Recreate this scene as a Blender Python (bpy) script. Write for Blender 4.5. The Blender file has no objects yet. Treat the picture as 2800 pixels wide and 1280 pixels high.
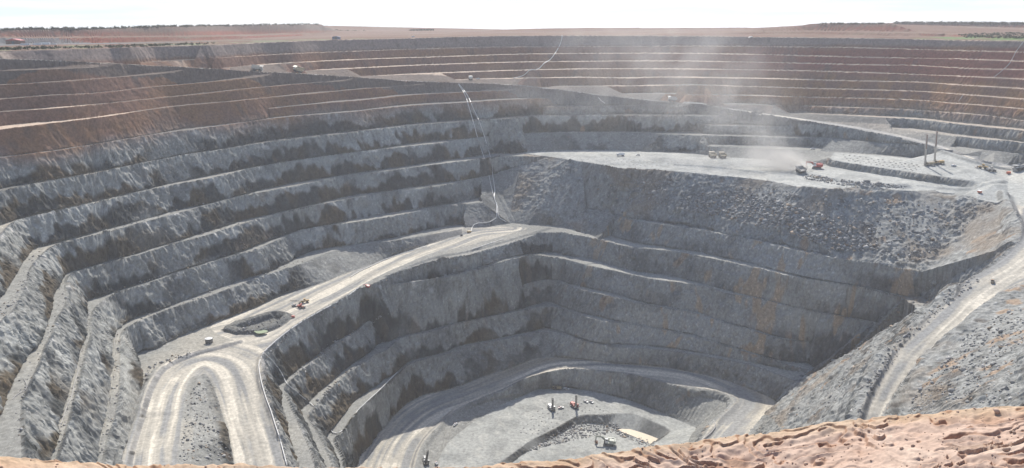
import bpy, math, random
import numpy as np
from mathutils import Vector, Matrix
from mathutils.geometry import delaunay_2d_cdt

SC = bpy.context.scene
COL = SC.collection
RNG = np.random.default_rng(7)
random.seed(7)

# ------------------------------------------------------------------ camera
F = 2198.0                                   # focal length in photo pixels (photo 2800 x 1280)
PITCH = math.atan(559.0 / F)
ROLL = math.radians(0.45)
fw = np.array([0.0, math.cos(PITCH), -math.sin(PITCH)])
r0 = np.array([1.0, 0.0, 0.0]); u0 = np.cross(r0, fw)
rt = r0 * math.cos(ROLL) - u0 * math.sin(ROLL)
up = u0 * math.cos(ROLL) + r0 * math.sin(ROLL)
cam_d = bpy.data.cameras.new("camera"); cam = bpy.data.objects.new("camera", cam_d); COL.objects.link(cam)
cam_d.sensor_width = 36.0; cam_d.lens = 36.0 * F / 2800.0
cam_d.clip_start = 0.3; cam_d.clip_end = 200000.0
cam.matrix_world = Matrix(((rt[0], up[0], -fw[0], 0), (rt[1], up[1], -fw[1], 0), (rt[2], up[2], -fw[2], 0), (0, 0, 0, 1)))
SC.camera = cam

# ------------------------------------------------------------------ light
SUN_EL = math.radians(43.0)
SUN_AZ = math.radians(1.0)                   # straight ahead of the viewer, a touch to the right
w = bpy.data.worlds.new("World"); SC.world = w; w.use_nodes = True
nt = w.node_tree; nt.nodes.clear()
sky = nt.nodes.new("ShaderNodeTexSky"); sky.sky_type = 'NISHITA'; sky.sun_disc = False
sky.sun_elevation = SUN_EL; sky.sun_rotation = SUN_AZ
sky.air_density = 0.65; sky.dust_density = 0.7; sky.ozone_density = 0.0
bg = nt.nodes.new("ShaderNodeBackground"); bg.inputs[1].default_value = 0.14
wo = nt.nodes.new("ShaderNodeOutputWorld")
tcw = nt.nodes.new("ShaderNodeTexCoord"); spx = nt.nodes.new("ShaderNodeSeparateXYZ"); nt.links.new(tcw.outputs["Generated"], spx.inputs[0])
band = nt.nodes.new("ShaderNodeMapRange"); band.inputs[1].default_value = 0.02; band.inputs[2].default_value = 0.22; band.inputs[3].default_value = 0.92; band.inputs[4].default_value = 0.0; nt.links.new(spx.outputs[2], band.inputs[0])
cmap = nt.nodes.new("ShaderNodeMapping"); cmap.inputs["Scale"].default_value = (3.5, 3.5, 60.0); nt.links.new(tcw.outputs["Generated"], cmap.inputs[0])
cn = nt.nodes.new("ShaderNodeTexNoise"); cn.inputs["Scale"].default_value = 1.6; cn.inputs["Detail"].default_value = 5; nt.links.new(cmap.outputs[0], cn.inputs["Vector"])
cr = nt.nodes.new("ShaderNodeValToRGB"); cr.color_ramp.elements[0].position = 0.38; cr.color_ramp.elements[0].color = (3.85, 4.7, 5.0, 1); cr.color_ramp.elements[1].position = 0.62; cr.color_ramp.elements[1].color = (4.85, 5.05, 5.1, 1); nt.links.new(cn.outputs[0], cr.inputs[0])
skm = nt.nodes.new("ShaderNodeMix"); skm.data_type = 'RGBA'; nt.links.new(band.outputs[0], skm.inputs[0]); nt.links.new(sky.outputs[0], skm.inputs[6]); nt.links.new(cr.outputs[0], skm.inputs[7])
nt.links.new(skm.outputs[2], bg.inputs[0]); nt.links.new(bg.outputs[0], wo.inputs[0])
sl = bpy.data.lights.new("sun", 'SUN'); sl.energy = 4.0; sl.angle = math.radians(0.5); sl.color = (1.0, 0.95, 0.87)
so = bpy.data.objects.new("sun", sl); COL.objects.link(so)
sdir = Vector((math.sin(SUN_AZ) * math.cos(SUN_EL), math.cos(SUN_AZ) * math.cos(SUN_EL), math.sin(SUN_EL)))
so.rotation_euler = (-sdir).to_track_quat('-Z', 'Y').to_euler()
so.location = sdir * 500
vs = SC.view_settings
vs.view_transform = 'Standard'; vs.look = 'None'; vs.exposure = 0.5; vs.gamma = 1.0; vs.use_curve_mapping = False
SC.cycles.use_denoising = True
SC.cycles.max_bounces = 6
SC.cycles.volume_bounces = 1

# ------------------------------------------------------------------ helpers
def ray(px, py):
    d = fw + (px - 1400.0) / F * rt - (py - 640.0) / F * up
    return d
def at(px, py, z):
    d = ray(px, py); k = z / d[2]
    return np.array([d[0] * k, d[1] * k, z])
def at_r(px, py, r):
    d = ray(px, py); k = r / math.hypot(d[0], d[1])
    return d * k

def _h(ix, iy, iz, s):
    n = (ix.astype(np.int64) * 374761393 + iy.astype(np.int64) * 668265263 + iz.astype(np.int64) * 2147483647 + s * 974711) & 0xFFFFFFFF
    n = ((n ^ (n >> 13)) * 1274126177) & 0xFFFFFFFF
    n = ((n ^ (n >> 16)) * 2246822519) & 0xFFFFFFFF
    return ((n ^ (n >> 15)) & 0xFFFF).astype(np.float32) / 32767.5 - 1.0
def noise(x, y, z=None, s=0):
    x = np.asarray(x, np.float32); y = np.asarray(y, np.float32)
    x0 = np.floor(x); y0 = np.floor(y); fx = x - x0; fy = y - y0
    fx = fx * fx * (3 - 2 * fx); fy = fy * fy * (3 - 2 * fy)
    xi = x0.astype(np.int32); yi = y0.astype(np.int32)
    if z is None:
        zi = np.zeros_like(xi)
        a = _h(xi, yi, zi, s); b = _h(xi + 1, yi, zi, s); c = _h(xi, yi + 1, zi, s); d = _h(xi + 1, yi + 1, zi, s)
        a = a + (b - a) * fx; c = c + (d - c) * fx
        return a + (c - a) * fy
    z = np.asarray(z, np.float32); z0 = np.floor(z); fz = z - z0; fz = fz * fz * (3 - 2 * fz); zi = z0.astype(np.int32)
    r = []
    for k in (0, 1):
        a = _h(xi, yi, zi + k, s); b = _h(xi + 1, yi, zi + k, s); c = _h(xi, yi + 1, zi + k, s); d = _h(xi + 1, yi + 1, zi + k, s)
        a = a + (b - a) * fx; c = c + (d - c) * fx
        r.append(a + (c - a) * fy)
    return r[0] + (r[1] - r[0]) * fz
def fbm(x, y, z=None, o=3, s=0):
    t = 0; a = 1.0; n = 0; f = 1.0
    for k in range(o):
        t = t + a * noise(x * f, y * f, None if z is None else z * f, s + k * 17); n += a; a *= 0.5; f *= 2.03
    return t / n
def sstep(a, b, x):
    t = np.clip((x - a) / (b - a), 0, 1); return t * t * (3 - 2 * t)
def mix(a, b, t):
    return a + (b - a) * t
def smooth_poly(p, n=4):
    """Catmull-Rom through the rows of p (any number of columns)."""
    p = np.asarray(p, float)
    if len(p) < 3: return p
    q = np.vstack([2 * p[0] - p[1], p, 2 * p[-1] - p[-2]]); out = []
    for i in range(1, len(q) - 2):
        for k in range(n):
            t = k / n; a, b, c, d = q[i - 1], q[i], q[i + 1], q[i + 2]
            out.append(0.5 * (2 * b + (c - a) * t + (2 * a - 5 * b + 4 * c - d) * t * t + (3 * b - a - 3 * c + d) * t ** 3))
    out.append(p[-1]); return np.array(out)

# ------------------------------------------------------------------ the pit: break lines
# every line: kind ('b' bench crest, 'x' any other edge), level, photo points unprojected onto that level
LV = lambda k: -(16.0 + 10.0 * k)
LINES = []
def L(kind, z, pts, pr=1.0):
    if not hasattr(z, '__len__'): z = [z] * len(pts)
    elif len(z) != len(pts): z = np.interp(np.linspace(0, 1, len(pts)), np.linspace(0, 1, len(z)), z)
    LINES.append([kind, list(z), pts, 1 if (kind == 'b' or pr == 0.5) else pr, pr if (kind == 'b' or pr == 0.5) else None])
RIM = [(-420,160),(-150,145),(0,140),(130,136),(250,133),(400,128),(560,124),(700,118),(830,112),(950,108.5),(1120,105),(1250,101),(1400,98.5),(1580,97.5),(1900,99),(2100,101.5),(2400,105),(2600,110),(2800,112.5),(3100,118)]
RZ = lambda x: float(np.interp(x, [0, 500, 700, 900, 1100, 1300, 1500, 1700, 1900, 2100, 2300, 2500, 2800], [-18, -14, -12.8, -11.4, -11, -10, -9.7, -10.4, -11.8, -13, -14.4, -16, -17.5]))
L('x', [RZ(x) for x, y in RIM], RIM, 0.5)
def B(k, *p):
    tilt = 0.0
    if not isinstance(p[0], tuple): tilt, p = p[0], p[1:]
    dl = 2.7 * min(1.0, max(0.0, (7 - k) / 5.0))
    L('b', [LV(k) * (1 + tilt * min(1.2, max(0.0, (x - 1650) / 450.0))) - dl * min(1.0, max(0.0, (500 - x) / 500.0, (x - 2100) / 700.0)) for x, y in p], list(p), k if k < 10 else 99)
# upper wall, left of the ramp crossing, then right of it
B(1, (-420,222),(-150,204),(0,194.5),(200,187),(340,181))
B(1, (362,172),(500,164),(700,152),(836,145),(972,140),(1135,134.5),(1325,129),(1400,128.5),(1563,127.7),(1750,127),(1910,126),(2100,128),(2317,130),(2535,136),(2800,143),(3100,152))
B(2, (-420,272),(-150,246),(0,232.5),(136,225),(272,215),(408,204),(500,197),(548,193.5))
B(2, (578,188),(700,179),(863,168.5),(1026,161),(1189,156),(1400,149),(1600,146.5),(1820,146),(2100,150),(2400,157.5),(2600,161),(2800,168),(3100,180))
B(3, (-420,315),(-150,288),(0,272),(136,261),(272,254),(408,239),(543,227),(700,211),(770,206),(806,203.5))
B(3, (826,194.5),(900,191),(1026,184),(1189,177),(1400,170.5),(1563,168.5),(1808,167),(2100,171),(2400,178),(2500,179),(2660,188),(2800,191),(3100,204))
B(4, (-420,360),(-150,328),(0,307),(136,297),(272,285),(408,271),(543,257),(700,240),(836,228),(945,221),(985,218))
B(4, (992,210),(1135,203),(1260,198),(1400,193),(1590,189),(1835,189),(2100,192),(2317,197),(2508,204),(2800,217),(3100,235))
B(5, (-420,412),(-150,376),(0,354),(140,337),(277,320),(462,293),(625,278),(700,270),(863,255),(1026,240),(1190,231.5),(1232,229.5))
B(5, (1250,220),(1330,216.5),(1400,215),(1590,212),(1726,214),(1808,211.5),(2100,215.5),(2317,221),(2508,225),(2643,234),(2800,243),(3100,264))
B(6, (735,297),(863,284),(999,273),(1108,261),(1243,253.5),(1400,246),(1450,245))
B(6, (1482,238.5),(1808,234),(1916,233),(2100,238.5),(2317,244.5),(2508,250),(2643,259.5),(2800,272),(3100,298))
B(7, (-420,505),(-150,456),(0,431),(136,414),(283,391),(408,370),(550,351),(700,330),(809,317),(945,307),(1026,298),(1162,286),(1260,281),(1400,272),(1571,267.5))
B(7, (1710,258),(1862,257),(2100,263.5),(2453,272),(2589,281),(2800,299),(3100,330))
B(8, (1490,292),(1541,291),(1753,289),(1860,291.5))
B(8, (1960,284),(2100,287.5),(2317,293.5),(2480,300),(2671,314),(2800,331),(3100,370))
B(9, (-420,740),(-250,640),(-100,552),(0,524),(81,506),(190,486),(283,468),(380,448),(489,427),(598,410),(700,394),(836,377),(972,361),(1108,344),(1233,334),(1400,323),(1468,317.5),(1672,315),(1970,316.7),(2085,318.5))
B(9, (2165,312),(2250,315),(2361,320),(2508,327),(2643,343),(2800,359),(3100,402))
B(10, (1932,342),(2100,346),(2190,349),(2255,352))
B(10, (2440,353),(2475,355),(2589,369),(2700,382),(2800,392),(3100,436))
B(11, (-420,1250),(-300,1020),(-170,830),(-60,715),(0,640),(41,605),(109,588),(190,570),(272,551),(353,532),(462,507),(557,491),(639,472),(700,458),(809,440),(945,421),(1053,408),(1162,395),(1298,378),(1400,367),(1645,361),(1900,369),(2100,374),(2263,380),(2372,388),(2453,396),(2520,404))
B(11, (2600,401.5),(2700,412),(2800,423),(3100,470))
B(12, (1935,399),(2020,401),(2100,406),(2200,410),(2280,417))
L('x', [-137,-137,-137,-137,-137.5,-140,-143], [(2281,417.5),(2277,438),(2390,456),(2530,476),(2640,492),(2745,503),(2757,509)])
L('x', -137, [(2300,416),(2420,424),(2500,431),(2600,441),(2671,447.5),(2760,468)])
B(13, (-300,1420),(-200,1230),(-110,1060),(-60,960),(0,879),(27,858),(52,817),(73,770),(81,735),(109,700),(145,672),(195,658),(258,643),(408,603),(543,567),(639,541),(700,529),(836,502),(945,480),(1053,468),(1162,453),(1298,437),(1400,422))
L('x', [-146]*8+[-145.5,-144.5], [(1441,417),(1563,412),(1672,411.5),(1753,415),(1880,418),(1905,421),(1935,424),(2000,431),(2120,438),(2200,447)])
CREST13 = [(1436,420),(1476,425),(1560,437),(1640,450),(1706,461),(1770,462),(1835,467),(1950,478),(2100,494),(2200,514),(2287,522),(2340,516),(2390,518),(2480,528),(2550,526),(2620,531),(2680,546),(2720,554)]
L('x', LV(13), CREST13)
B(15, (60,1400),(62,1300),(60,1205),(57,1139),(65,1080),(103,1001),(120,950),(141,912),(152,874),(179,830),(177,776),(190,750),(245,733),(299,717),(380,696),(462,670),(565,643),(700,600),(785,578),(890,556),(999,535),(1108,520),(1216,505),(1311,486),(1365,473))
B(17, (120,1400),(140,1300),(158,1237),(174,1191),(196,1112),(215,1041),(228,985),(236,950),(247,917),(245,885),(258,842),(312,803),(408,773),(481,747),(571,719),(652,694),(700,683),(809,634),(863,622),(972,607),(1080,590),(1190,567),(1318,552))
B(19, (250,1400),(275,1280),(293,1199),(310,1150),(318,1112),(326,1040),(327,960),(332,908),(380,877),(478,840),(565,811),(652,779),(700,759),(785,733),(837,714),(890,693),(965,671),(1075,657),(1140,646),(1225,633),(1275,622))
# lower haul road with its switchback
ROADTOE = [(330,1400),(334,1270),(340,1232),(364,1145),(389,1055),(378,1000),(363,960),(416,958),(489,920),(543,899),(584,882),(700,841),(781,803),(877,776),(939,750),(973,738),(1042,714),(1076,697),(1140,678),(1200,661),(1250,645),(1310,630)]
L('x', [-216,-216,-218,-221,-224,-226,-226,-226,-226,-226,-226,-225,-224,-223,-222,-221,-220,-218.5,-215.6,-212.6,-210.5,-209], ROADTOE)
L('x', [-208.5,-208.5,-209,-209.5,-210.5,-212], [(1330,622),(1396,611),(1456,616),(1524,619),(1559,628),(1610,637)])
SWOUT = [(325,1400),(338,1275),(358,1195),(386,1110),(402,1066),(437,1012),(516,973),(584,954),(650,936)]
L('x', [-213,-216,-218,-220,-222,-224,-225.5,-226,-226.5], SWOUT)
MEDIAN = [(465,1400),(484,1262),(500,1123),(516,1041),(543,1028),(576,1039),(598,1096),(625,1191),(641,1267),(660,1400)]
L('x', [-214,-217,-221,-225,-227,-229,-232,-235,-238,-242], MEDIAN)
EDGE21 = [(1542,635),(1516,629),(1482,634),(1422,656),(1337,682),(1268,700),(1189,713),(1122,733),(1060,757),(1018,777),(985,790),(945,814),(890,844),(836,874),(795,901),(754,933),(724,962),(712,985),(716,1052),(741,1123),(762,1191),(784,1272),(806,1400)]
L('x', [-210.5,-210.5,-210.5,-211,-212,-213,-215,-217,-219,-220.8,-222,-222.7,-223.6,-224.6,-225.6,-227,-228,-229,-232,-235,-238,-241,-246], EDGE21)
# right-hand lower wall
L('x', -180, [(1700,553),(1737,562),(1788,566),(1856,576),(1942,585),(2003,603),(2085,616),(2154,628),(2225,645)])
B(17.7, (1600,574),(1650,580),(1694,592),(1745,605),(1771,610),(1813,614),(1856,621),(1890,625),(1942,632),(1959,637),(2000,645),(2068,657),(2120,670),(2188,686),(2239,697),(2299,707))
L('x', -193, [(2303,708),(2345,712),(2450,732),(2524,743)])
L('b', [-211,-212,-213], [(1542,638),(1600,647),(1645,656)], 99)
B(19.7, (1651,657),(1690,668),(1742,678),(1856,689),(1959,709),(2051,728),(2120,745),(2188,760),(2290,775),(2370,788),(2475,814))
B(21.7, 0.022, (1643,733),(1677,739),(1740,754),(1807,766),(1876,774),(1940,785),(1977,799),(2054,812),(2134,830),(2190,844),(2293,863),(2404,884))
L('b', [-226,-226.5,-227,-226,-223.5,-224,-226,-231,-232.5], [(1050,781),(1108,772),(1203,757),(1302,736),(1378,714),(1420,704),(1456,697),(1530,706),(1600,723)], 99)
B(23.7, 0.046, (880,1400),(860,1275),(835,1200),(797,1120),(775,1060),(787,1047),(822,1014),(887,962),(917,940),(972,905),(999,883),(1017,874),(1051,860),(1085,848),(1154,832),(1205,825),(1273,811),(1303,804),(1400,787),(1468,769),(1517,766),(1555,780),(1602,795),(1679,812),(1756,830),(1842,845),(1910,858),(1985,884),(2054,902),(2130,925),(2222,936),(2309,946))
B(25.7, 0.032, (935,1400),(910,1285),(895,1240),(866,1180),(840,1140),(846,1126),(877,1093),(945,1022),(1000,988),(1017,973),(1056,956),(1094,925),(1171,907),(1239,887),(1304,873),(1335,866),(1440,846),(1482,836),(1530,842),(1590,861),(1645,878),(1690,880),(1756,891),(1835,905),(1916,926),(1998,949),(2054,966),(2114,984),(2156,997),(2225,1013))
B(27.7, -0.02, (975,1400),(945,1300),(932,1245),(914,1212),(916,1196),(939,1172),(972,1128),(1040,1066),(1089,1020),(1115,998),(1145,986),(1222,966),(1248,952),(1299,939),(1359,930),(1440,914),(1482,902),(1549,916),(1608,935),(1660,944),(1740,951),(1850,961),(1960,979),(2040,993),(2088,1008),(2130,1024),(2190,1045))
# bottom road and pit floor
OUT31 = [(955,1400),(975,1262),(1000,1229),(1053,1164),(1127,1093),(1243,1060),(1325,1030),(1400,1005),(1454,984),(1522,977),(1590,981),(1672,991),(1808,1003),(1943,1029),(2025,1055),(2100,1084),(2128,1106),(2120,1120),(2093,1138),(2040,1200),(1990,1300)]
OUTZ = [-327.5,-327,-326.5,-325.3,-323,-320,-317.5,-315.5,-313.5,-311.5,-309.5,-307,-305,-304,-304,-304.5,-304.5,-304.3,-303.5,-300,-295]
L('x', OUTZ, OUT31)
IN31 = [(1130,1400),(1140,1270),(1165,1210),(1200,1170),(1245,1128),(1300,1100),(1379,1066),(1440,1040),(1500,1022),(1560,1014),(1640,1019),(1721,1029),(1792,1045),(1862,1061),(1957,1075),(2005,1094),(1998,1120),(1957,1155),(1916,1212),(1870,1290)]
INZ = [-328,-328,-327.6,-327,-326,-324,-320.5,-317.5,-315.5,-314,-312,-310.5,-309.5,-309,-308.5,-307.5,-307,-305.5,-302.5,-298]
L('x', INZ, IN31)
TOE33 = [(1170,1400),(1195,1275),(1215,1230),(1245,1195),(1280,1165),(1335,1130),(1400,1094),(1500,1056),(1563,1061),(1672,1081),(1753,1105),(1835,1140),(1903,1171)]
L('x', [-328.5,-328] + [-328] * 10 + [-327], TOE33)
L('x', [-322,-318,-308], [(1903,1171),(1890,1190),(1880,1215),(1850,1290)])
SUMPC = [(1150,1500),(1250,1380),(1320,1300),(1400,1240),(1452,1203),(1509,1175),(1550,1152),(1590,1134),(1655,1132),(1726,1131),(1767,1145),(1832,1175),(1815,1195),(1802,1206),(1785,1220),(1770,1300)]
L('x', -328, SUMPC)
L('x', [-332,-332,-332,-332.5,-333,-333.5,-334.5,-335.5,-335.5,-335.5,-335,-334,-333], [(1290,1400),(1400,1268),(1460,1226),(1522,1190),(1560,1170),(1600,1157),(1650,1161),(1693,1176),(1745,1181),(1799,1203),(1785,1215),(1772,1240),(1760,1300)])
# right ramp
RL = [(2760,556),(2774,592),(2790,632),(2785,662),(2738,708),(2670,754),(2616,787),(2605,819),(2535,868),(2480,928),(2440,964),(2399,1033),(2372,1084),(2345,1147),(2300,1260),(2250,1400)]
RLZ = [-147,-149,-152,-154,-158,-163,-167,-169,-174,-180,-183,-188,-192,-196,-204,-213]
L('x', RLZ, RL, 2)
RR = [(2960,600),(2900,700),(2800,773),(2725,808),(2652,863),(2575,925),(2546,960),(2461,1060),(2426,1139),(2380,1260),(2340,1400)]
RRZ = [-147,-155,-162,-166.5,-171,-177,-180.5,-189,-195,-203,-212]
L('x', RRZ, RR, 2)
L('x', [-130,-125,-125,-125], [(3200,760),(3000,860),(2990,1000),(2990,1200)])
L('x', [-155,-152,-150,-155], [(2830,850),(2800,930),(2780,1040),(2760,1160)])
# upper ramp
RPX = [-420,0,190,345,460,555,700,800,917,990,1108,1240,1400,1480,1540,1650,1720,1838,1889,1943,2110,2209,2330,2440,2560,2671,2774]
RPY = [163,168.5,175.5,182,188,192.5,202,205,213,217.5,226,231,237,245,251.5,266,273,285,289.5,295.5,321,336,357,379,409,446,468]
RPZ = [-21,-24,-26,-28.5,-32,-37,-42.6,-46,-52.5,-56,-61,-66,-71.5,-74,-76,-86,-89,-94,-96.5,-98,-106,-110,-116,-120.5,-126,-131,-138]
RP = [(x, y) for x, y in zip(RPX, RPY)]
L('x', RPZ, RP, 3)
def _wid(x): return float(np.interp(x, [-420, 900, 1700, 2000, 2300, 2560, 2800], [5.5, 5, 5, 6, 11, 13, 12]))
RPI = [(x + (6 if x > 2300 else 0), y - _wid(x)) for x, y in RP]
L('x', [z + 0.2 for z in RPZ], RPI, 3)
SWZ = dict(zip([p[0] for p in RP], RPZ))

# benches keep their order in plan: a traced point slides along its own sight line where the tracing noise would fold the wall
AZG = np.radians(np.linspace(-47, 47, 400)); cur = None
passed = np.zeros(400, bool); RAMPR = np.full(400, np.nan); seen = set()
for k in (9, 8, 7, 6, 5, 4, 3, 2, 1, 0.5):
    new = None if cur is None else cur.copy()
    for ln in LINES:
        if ln[4] != k: continue
        above = (k in seen) or k == 0.5; seen.add(k)          # the second piece of a level lies above the haul ramp
        p = smooth_poly(np.column_stack([np.array(ln[2], float), np.array(ln[1], float)]), 3)
        w3 = np.array([at(*v) for v in p]); a = np.arctan2(w3[:, 0], w3[:, 1]); r = np.hypot(w3[:, 0], w3[:, 1])
        m = (AZG >= a.min()) & (AZG <= a.max())
        if cur is not None:
            ext = np.zeros(400)
            if above:
                ext = np.where(passed, 0.0, 15.0)
                f = m & ~passed; RAMPR[f] = cur[f] + 8; passed |= m
            c = np.interp(a, AZG, cur); e = np.interp(a, AZG, ext); r2 = np.clip(r, c + 14 + e, c + (26 if k != 0.5 else 17) + e)
            w3 *= (r2 / r)[:, None]; r = r2
        ln[1] = list(w3[:, 2]); ln[2] = [tuple(v[:2]) for v in p]
        o = np.argsort(a)
        if new is None: new = np.interp(AZG, a[o], r[o])
        else: new[m] = np.interp(AZG[m], a[o], r[o])
    cur = new
g = ~np.isnan(RAMPR) & (AZG < math.radians(12)); RAMPF = np.interp(AZG, AZG[g], RAMPR[g])
RAMPF = np.convolve(np.pad(RAMPF, 6, mode='edge'), np.ones(13) / 13, 'valid')
for ln in LINES:
    if ln[3] == 3:
        inner = ln[2][0][1] < 160
        for i, (x, y) in enumerate(ln[2]):
            if x < 1990:
                v = at(x, y, ln[1][i]); rr = np.interp(math.atan2(v[0], v[1]), AZG, RAMPF) + (13 if inner else 0)
                rr = mix(rr, math.hypot(v[0], v[1]), sstep(1600, 1990, x)); ln[1][i] = float(v[2] * rr / math.hypot(v[0], v[1]))
        (RPIZ := ln[1]) if inner else (RPZ := ln[1])
pts = []          # rows x, y, z, kind(1 bench / 0), priority
for kind, zs, p, pr, _k in LINES:
    q = smooth_poly(np.column_stack([np.array(p, float), np.array(zs, float)]))
    w3 = np.array([at(a, b, c) for a, b, c in q])
    out = [w3[0]]
    for a, b in zip(w3[:-1], w3[1:]):
        d = np.linalg.norm(b - a); st = max(2.5, 0.0045 * np.hypot(a[0], a[1])); n = max(1, int(d / st))
        for k in range(1, n + 1): out.append(a + (b - a) * k / n)
    for v in out: pts.append((v[0], v[1], v[2], 1.0 if kind == 'b' else 0.0, pr))
FR = smooth_poly(np.array([(2262,432),(2277,438),(2390,456),(2530,476),(2640,492),(2725,501)], float), 12)
for i_, (a_, b_) in enumerate(FR):
    v = at(a_, b_, -137.0); r_ = math.hypot(v[0], v[1]); tp = min(1.0, (len(FR) - 1 - i_) / 9.0)
    pts.append((v[0] * (1 - 5.2 / r_), v[1] * (1 - 5.2 / r_), -137.0 - 6.2 * tp, 0.0, 1.4))
def add_r(pl, step=12.0):
    """break line given as (px, py, distance)"""
    q = smooth_poly(np.array(pl, float)); w3 = np.array([at_r(*v) for v in q])
    for a, b in zip(w3[:-1], w3[1:]):
        n = max(1, int(np.linalg.norm(b - a) / step))
        for k in range(n):
            v = a + (b - a) * k / n; pts.append((v[0], v[1], v[2], 0.0, 0))
# waste dumps beyond the rim (photo row, distance)
add_r([(-420,126,1060),(-150,124,1060),(0,119,1080),(150,119,1090),(300,117,1130),(420,113,1200),(560,110,1300),(700,104.5,1560),(800,100,1750),(870,96.5,2000)])
add_r([(-420,110,1070),(-150,107,1070),(0,104,1090),(150,104,1100),(300,102.5,1140),(420,101.5,1210),(560,100.5,1312),(700,97.5,1575),(800,94,1768),(890,93.5,2030)])
add_r([(-420,107,1330),(-150,104,1330),(0,101,1330),(150,101,1340),(300,99.5,1370),(420,98,1420),(560,97,1500),(700,94,1720),(800,90,1900),(890,90.5,2200)])
add_r([(-420,86,1346),(-150,84,1346),(0,83,1346),(90,80.5,1346),(200,80.5,1360),(300,79.5,1388),(400,75,1432),(500,72.5,1490),(640,70.3,1660),(700,69,1745),(800,67.6,1930),(870,66.8,2225),(884,69,2228),(897,79,2235),(912,82.5,2245),(948,86,2250)])
add_r([(-420,86,1800),(0,83,1800),(400,76,1900),(700,70,2300),(860,68.5,2500)], 40)
add_r([(950,89,2000),(1100,88,2050),(1250,86.5,2050),(1400,85.5,1950),(1600,84.5,1850),(1800,84,1850),(2000,83.5,1850),(2100,83,1800)], 20)
add_r([(1400,80.2,2000),(1480,78,1950),(1590,76.4,1885),(1600,75.8,1880),(1680,76,1875),(1738,76,1875),(1745,74.8,1875),(1755,76.8,1875),(1850,76.2,1875),(1950,76,1875),(2040,75.6,1875),(2070,78.2,1875)], 12)
add_r([(1400,80.6,2500),(1600,77.5,2500),(2060,78,2500)], 40)
add_r([(2090,93,1440),(2209,93,1420),(2300,95,1400),(2372,96.5,1390),(2453,98.5,1390),(2535,99.5,1390),(2600,98.5,1450)])
add_r([(2090,87,1456),(2209,86.5,1434),(2300,89,1412),(2372,90,1402),(2453,90.5,1402),(2535,91.5,1402),(2605,92.5,1460)])
add_r([(2090,86,1530),(2209,83.5,1510),(2300,84.5,1500),(2372,85,1495),(2453,87,1490),(2535,88.5,1490)])
add_r([(2080,78.3,1560),(2130,76.5,1545),(2168,73.5,1535),(2195,69,1530),(2220,65.5,1528),(2277,63.5,1522),(2340,64.6,1520),(2400,65,1518),(2430,64.6,1515),(2448,68,1512),(2458,78,1505)])
add_r([(2180,72.5,1750),(2277,65,1750),(2430,66,1750)], 30)
add_r([(2475,80,2150),(2620,80.5,2150),(2800,81,2150),(3100,83,2150)], 20)
add_r([(2440,63,2170),(2453,62,2170),(2560,63,2170),(2616,63.2,2170),(2800,65,2170),(3100,66,2170)], 20)
add_r([(2440,64,2600),(2800,66,2600),(3100,67,2600)], 50)
for R_, z_ in ((3200, -14), (5000, -15), (9000, -16), (18000, -18), (40000, -20), (90000, -20)):
    for a in np.radians(np.arange(-46, 46.1, 2)):
        pts.append((R_ * math.sin(a), R_ * math.cos(a), z_, 0, 0))
for R_, z_ in ((22, -19), (60, -52), (110, -95), (170, -147)):
    for a in np.radians(np.arange(-47, 47.1, 2)):
        pts.append((R_ * math.sin(a), R_ * math.cos(a), z_, 0, 0))
for a in np.radians(np.arange(-10, 14, 2)):
    pts.append((235 * math.sin(a), 235 * math.cos(a), -203, 0, 0))
P = np.array(pts)
# drop points that crowd a line of higher priority
order = np.argsort(-P[:, 4], kind='stable'); P = P[order]
cell = {}; keep = []
for i, (x, y, z, k, pr) in enumerate(P):
    r = math.hypot(x, y); m = 3.2 if pr < 3 else 0.6
    m = max(m, 0.0022 * r) if pr < 2 else m * 0.8
    c = 6.0; ix, iy = int(x // c), int(y // c); ok = True
    for dx in (-1, 0, 1):
        for dy in (-1, 0, 1):
            for j in cell.get((ix + dx, iy + dy), ()):
                q = P[j]
                lim = m if (abs(q[2] - z) > 0.4) else 0.7
                if (q[0] - x) ** 2 + (q[1] - y) ** 2 < lim * lim: ok = False; break
            if not ok: break
        if not ok: break
    if ok:
        keep.append(i); cell.setdefault((ix, iy), []).append(i)
P = P[keep]
res = delaunay_2d_cdt([Vector((a, b)) for a, b in P[:, :2]], [], [], 0, 1e-5)
idx = [o[0] if o else 0 for o in res[3]]
TV = P[idx]; TR = np.array([f for f in res[2] if len(f) == 3])
print("tin", len(TV), len(TR))

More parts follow.
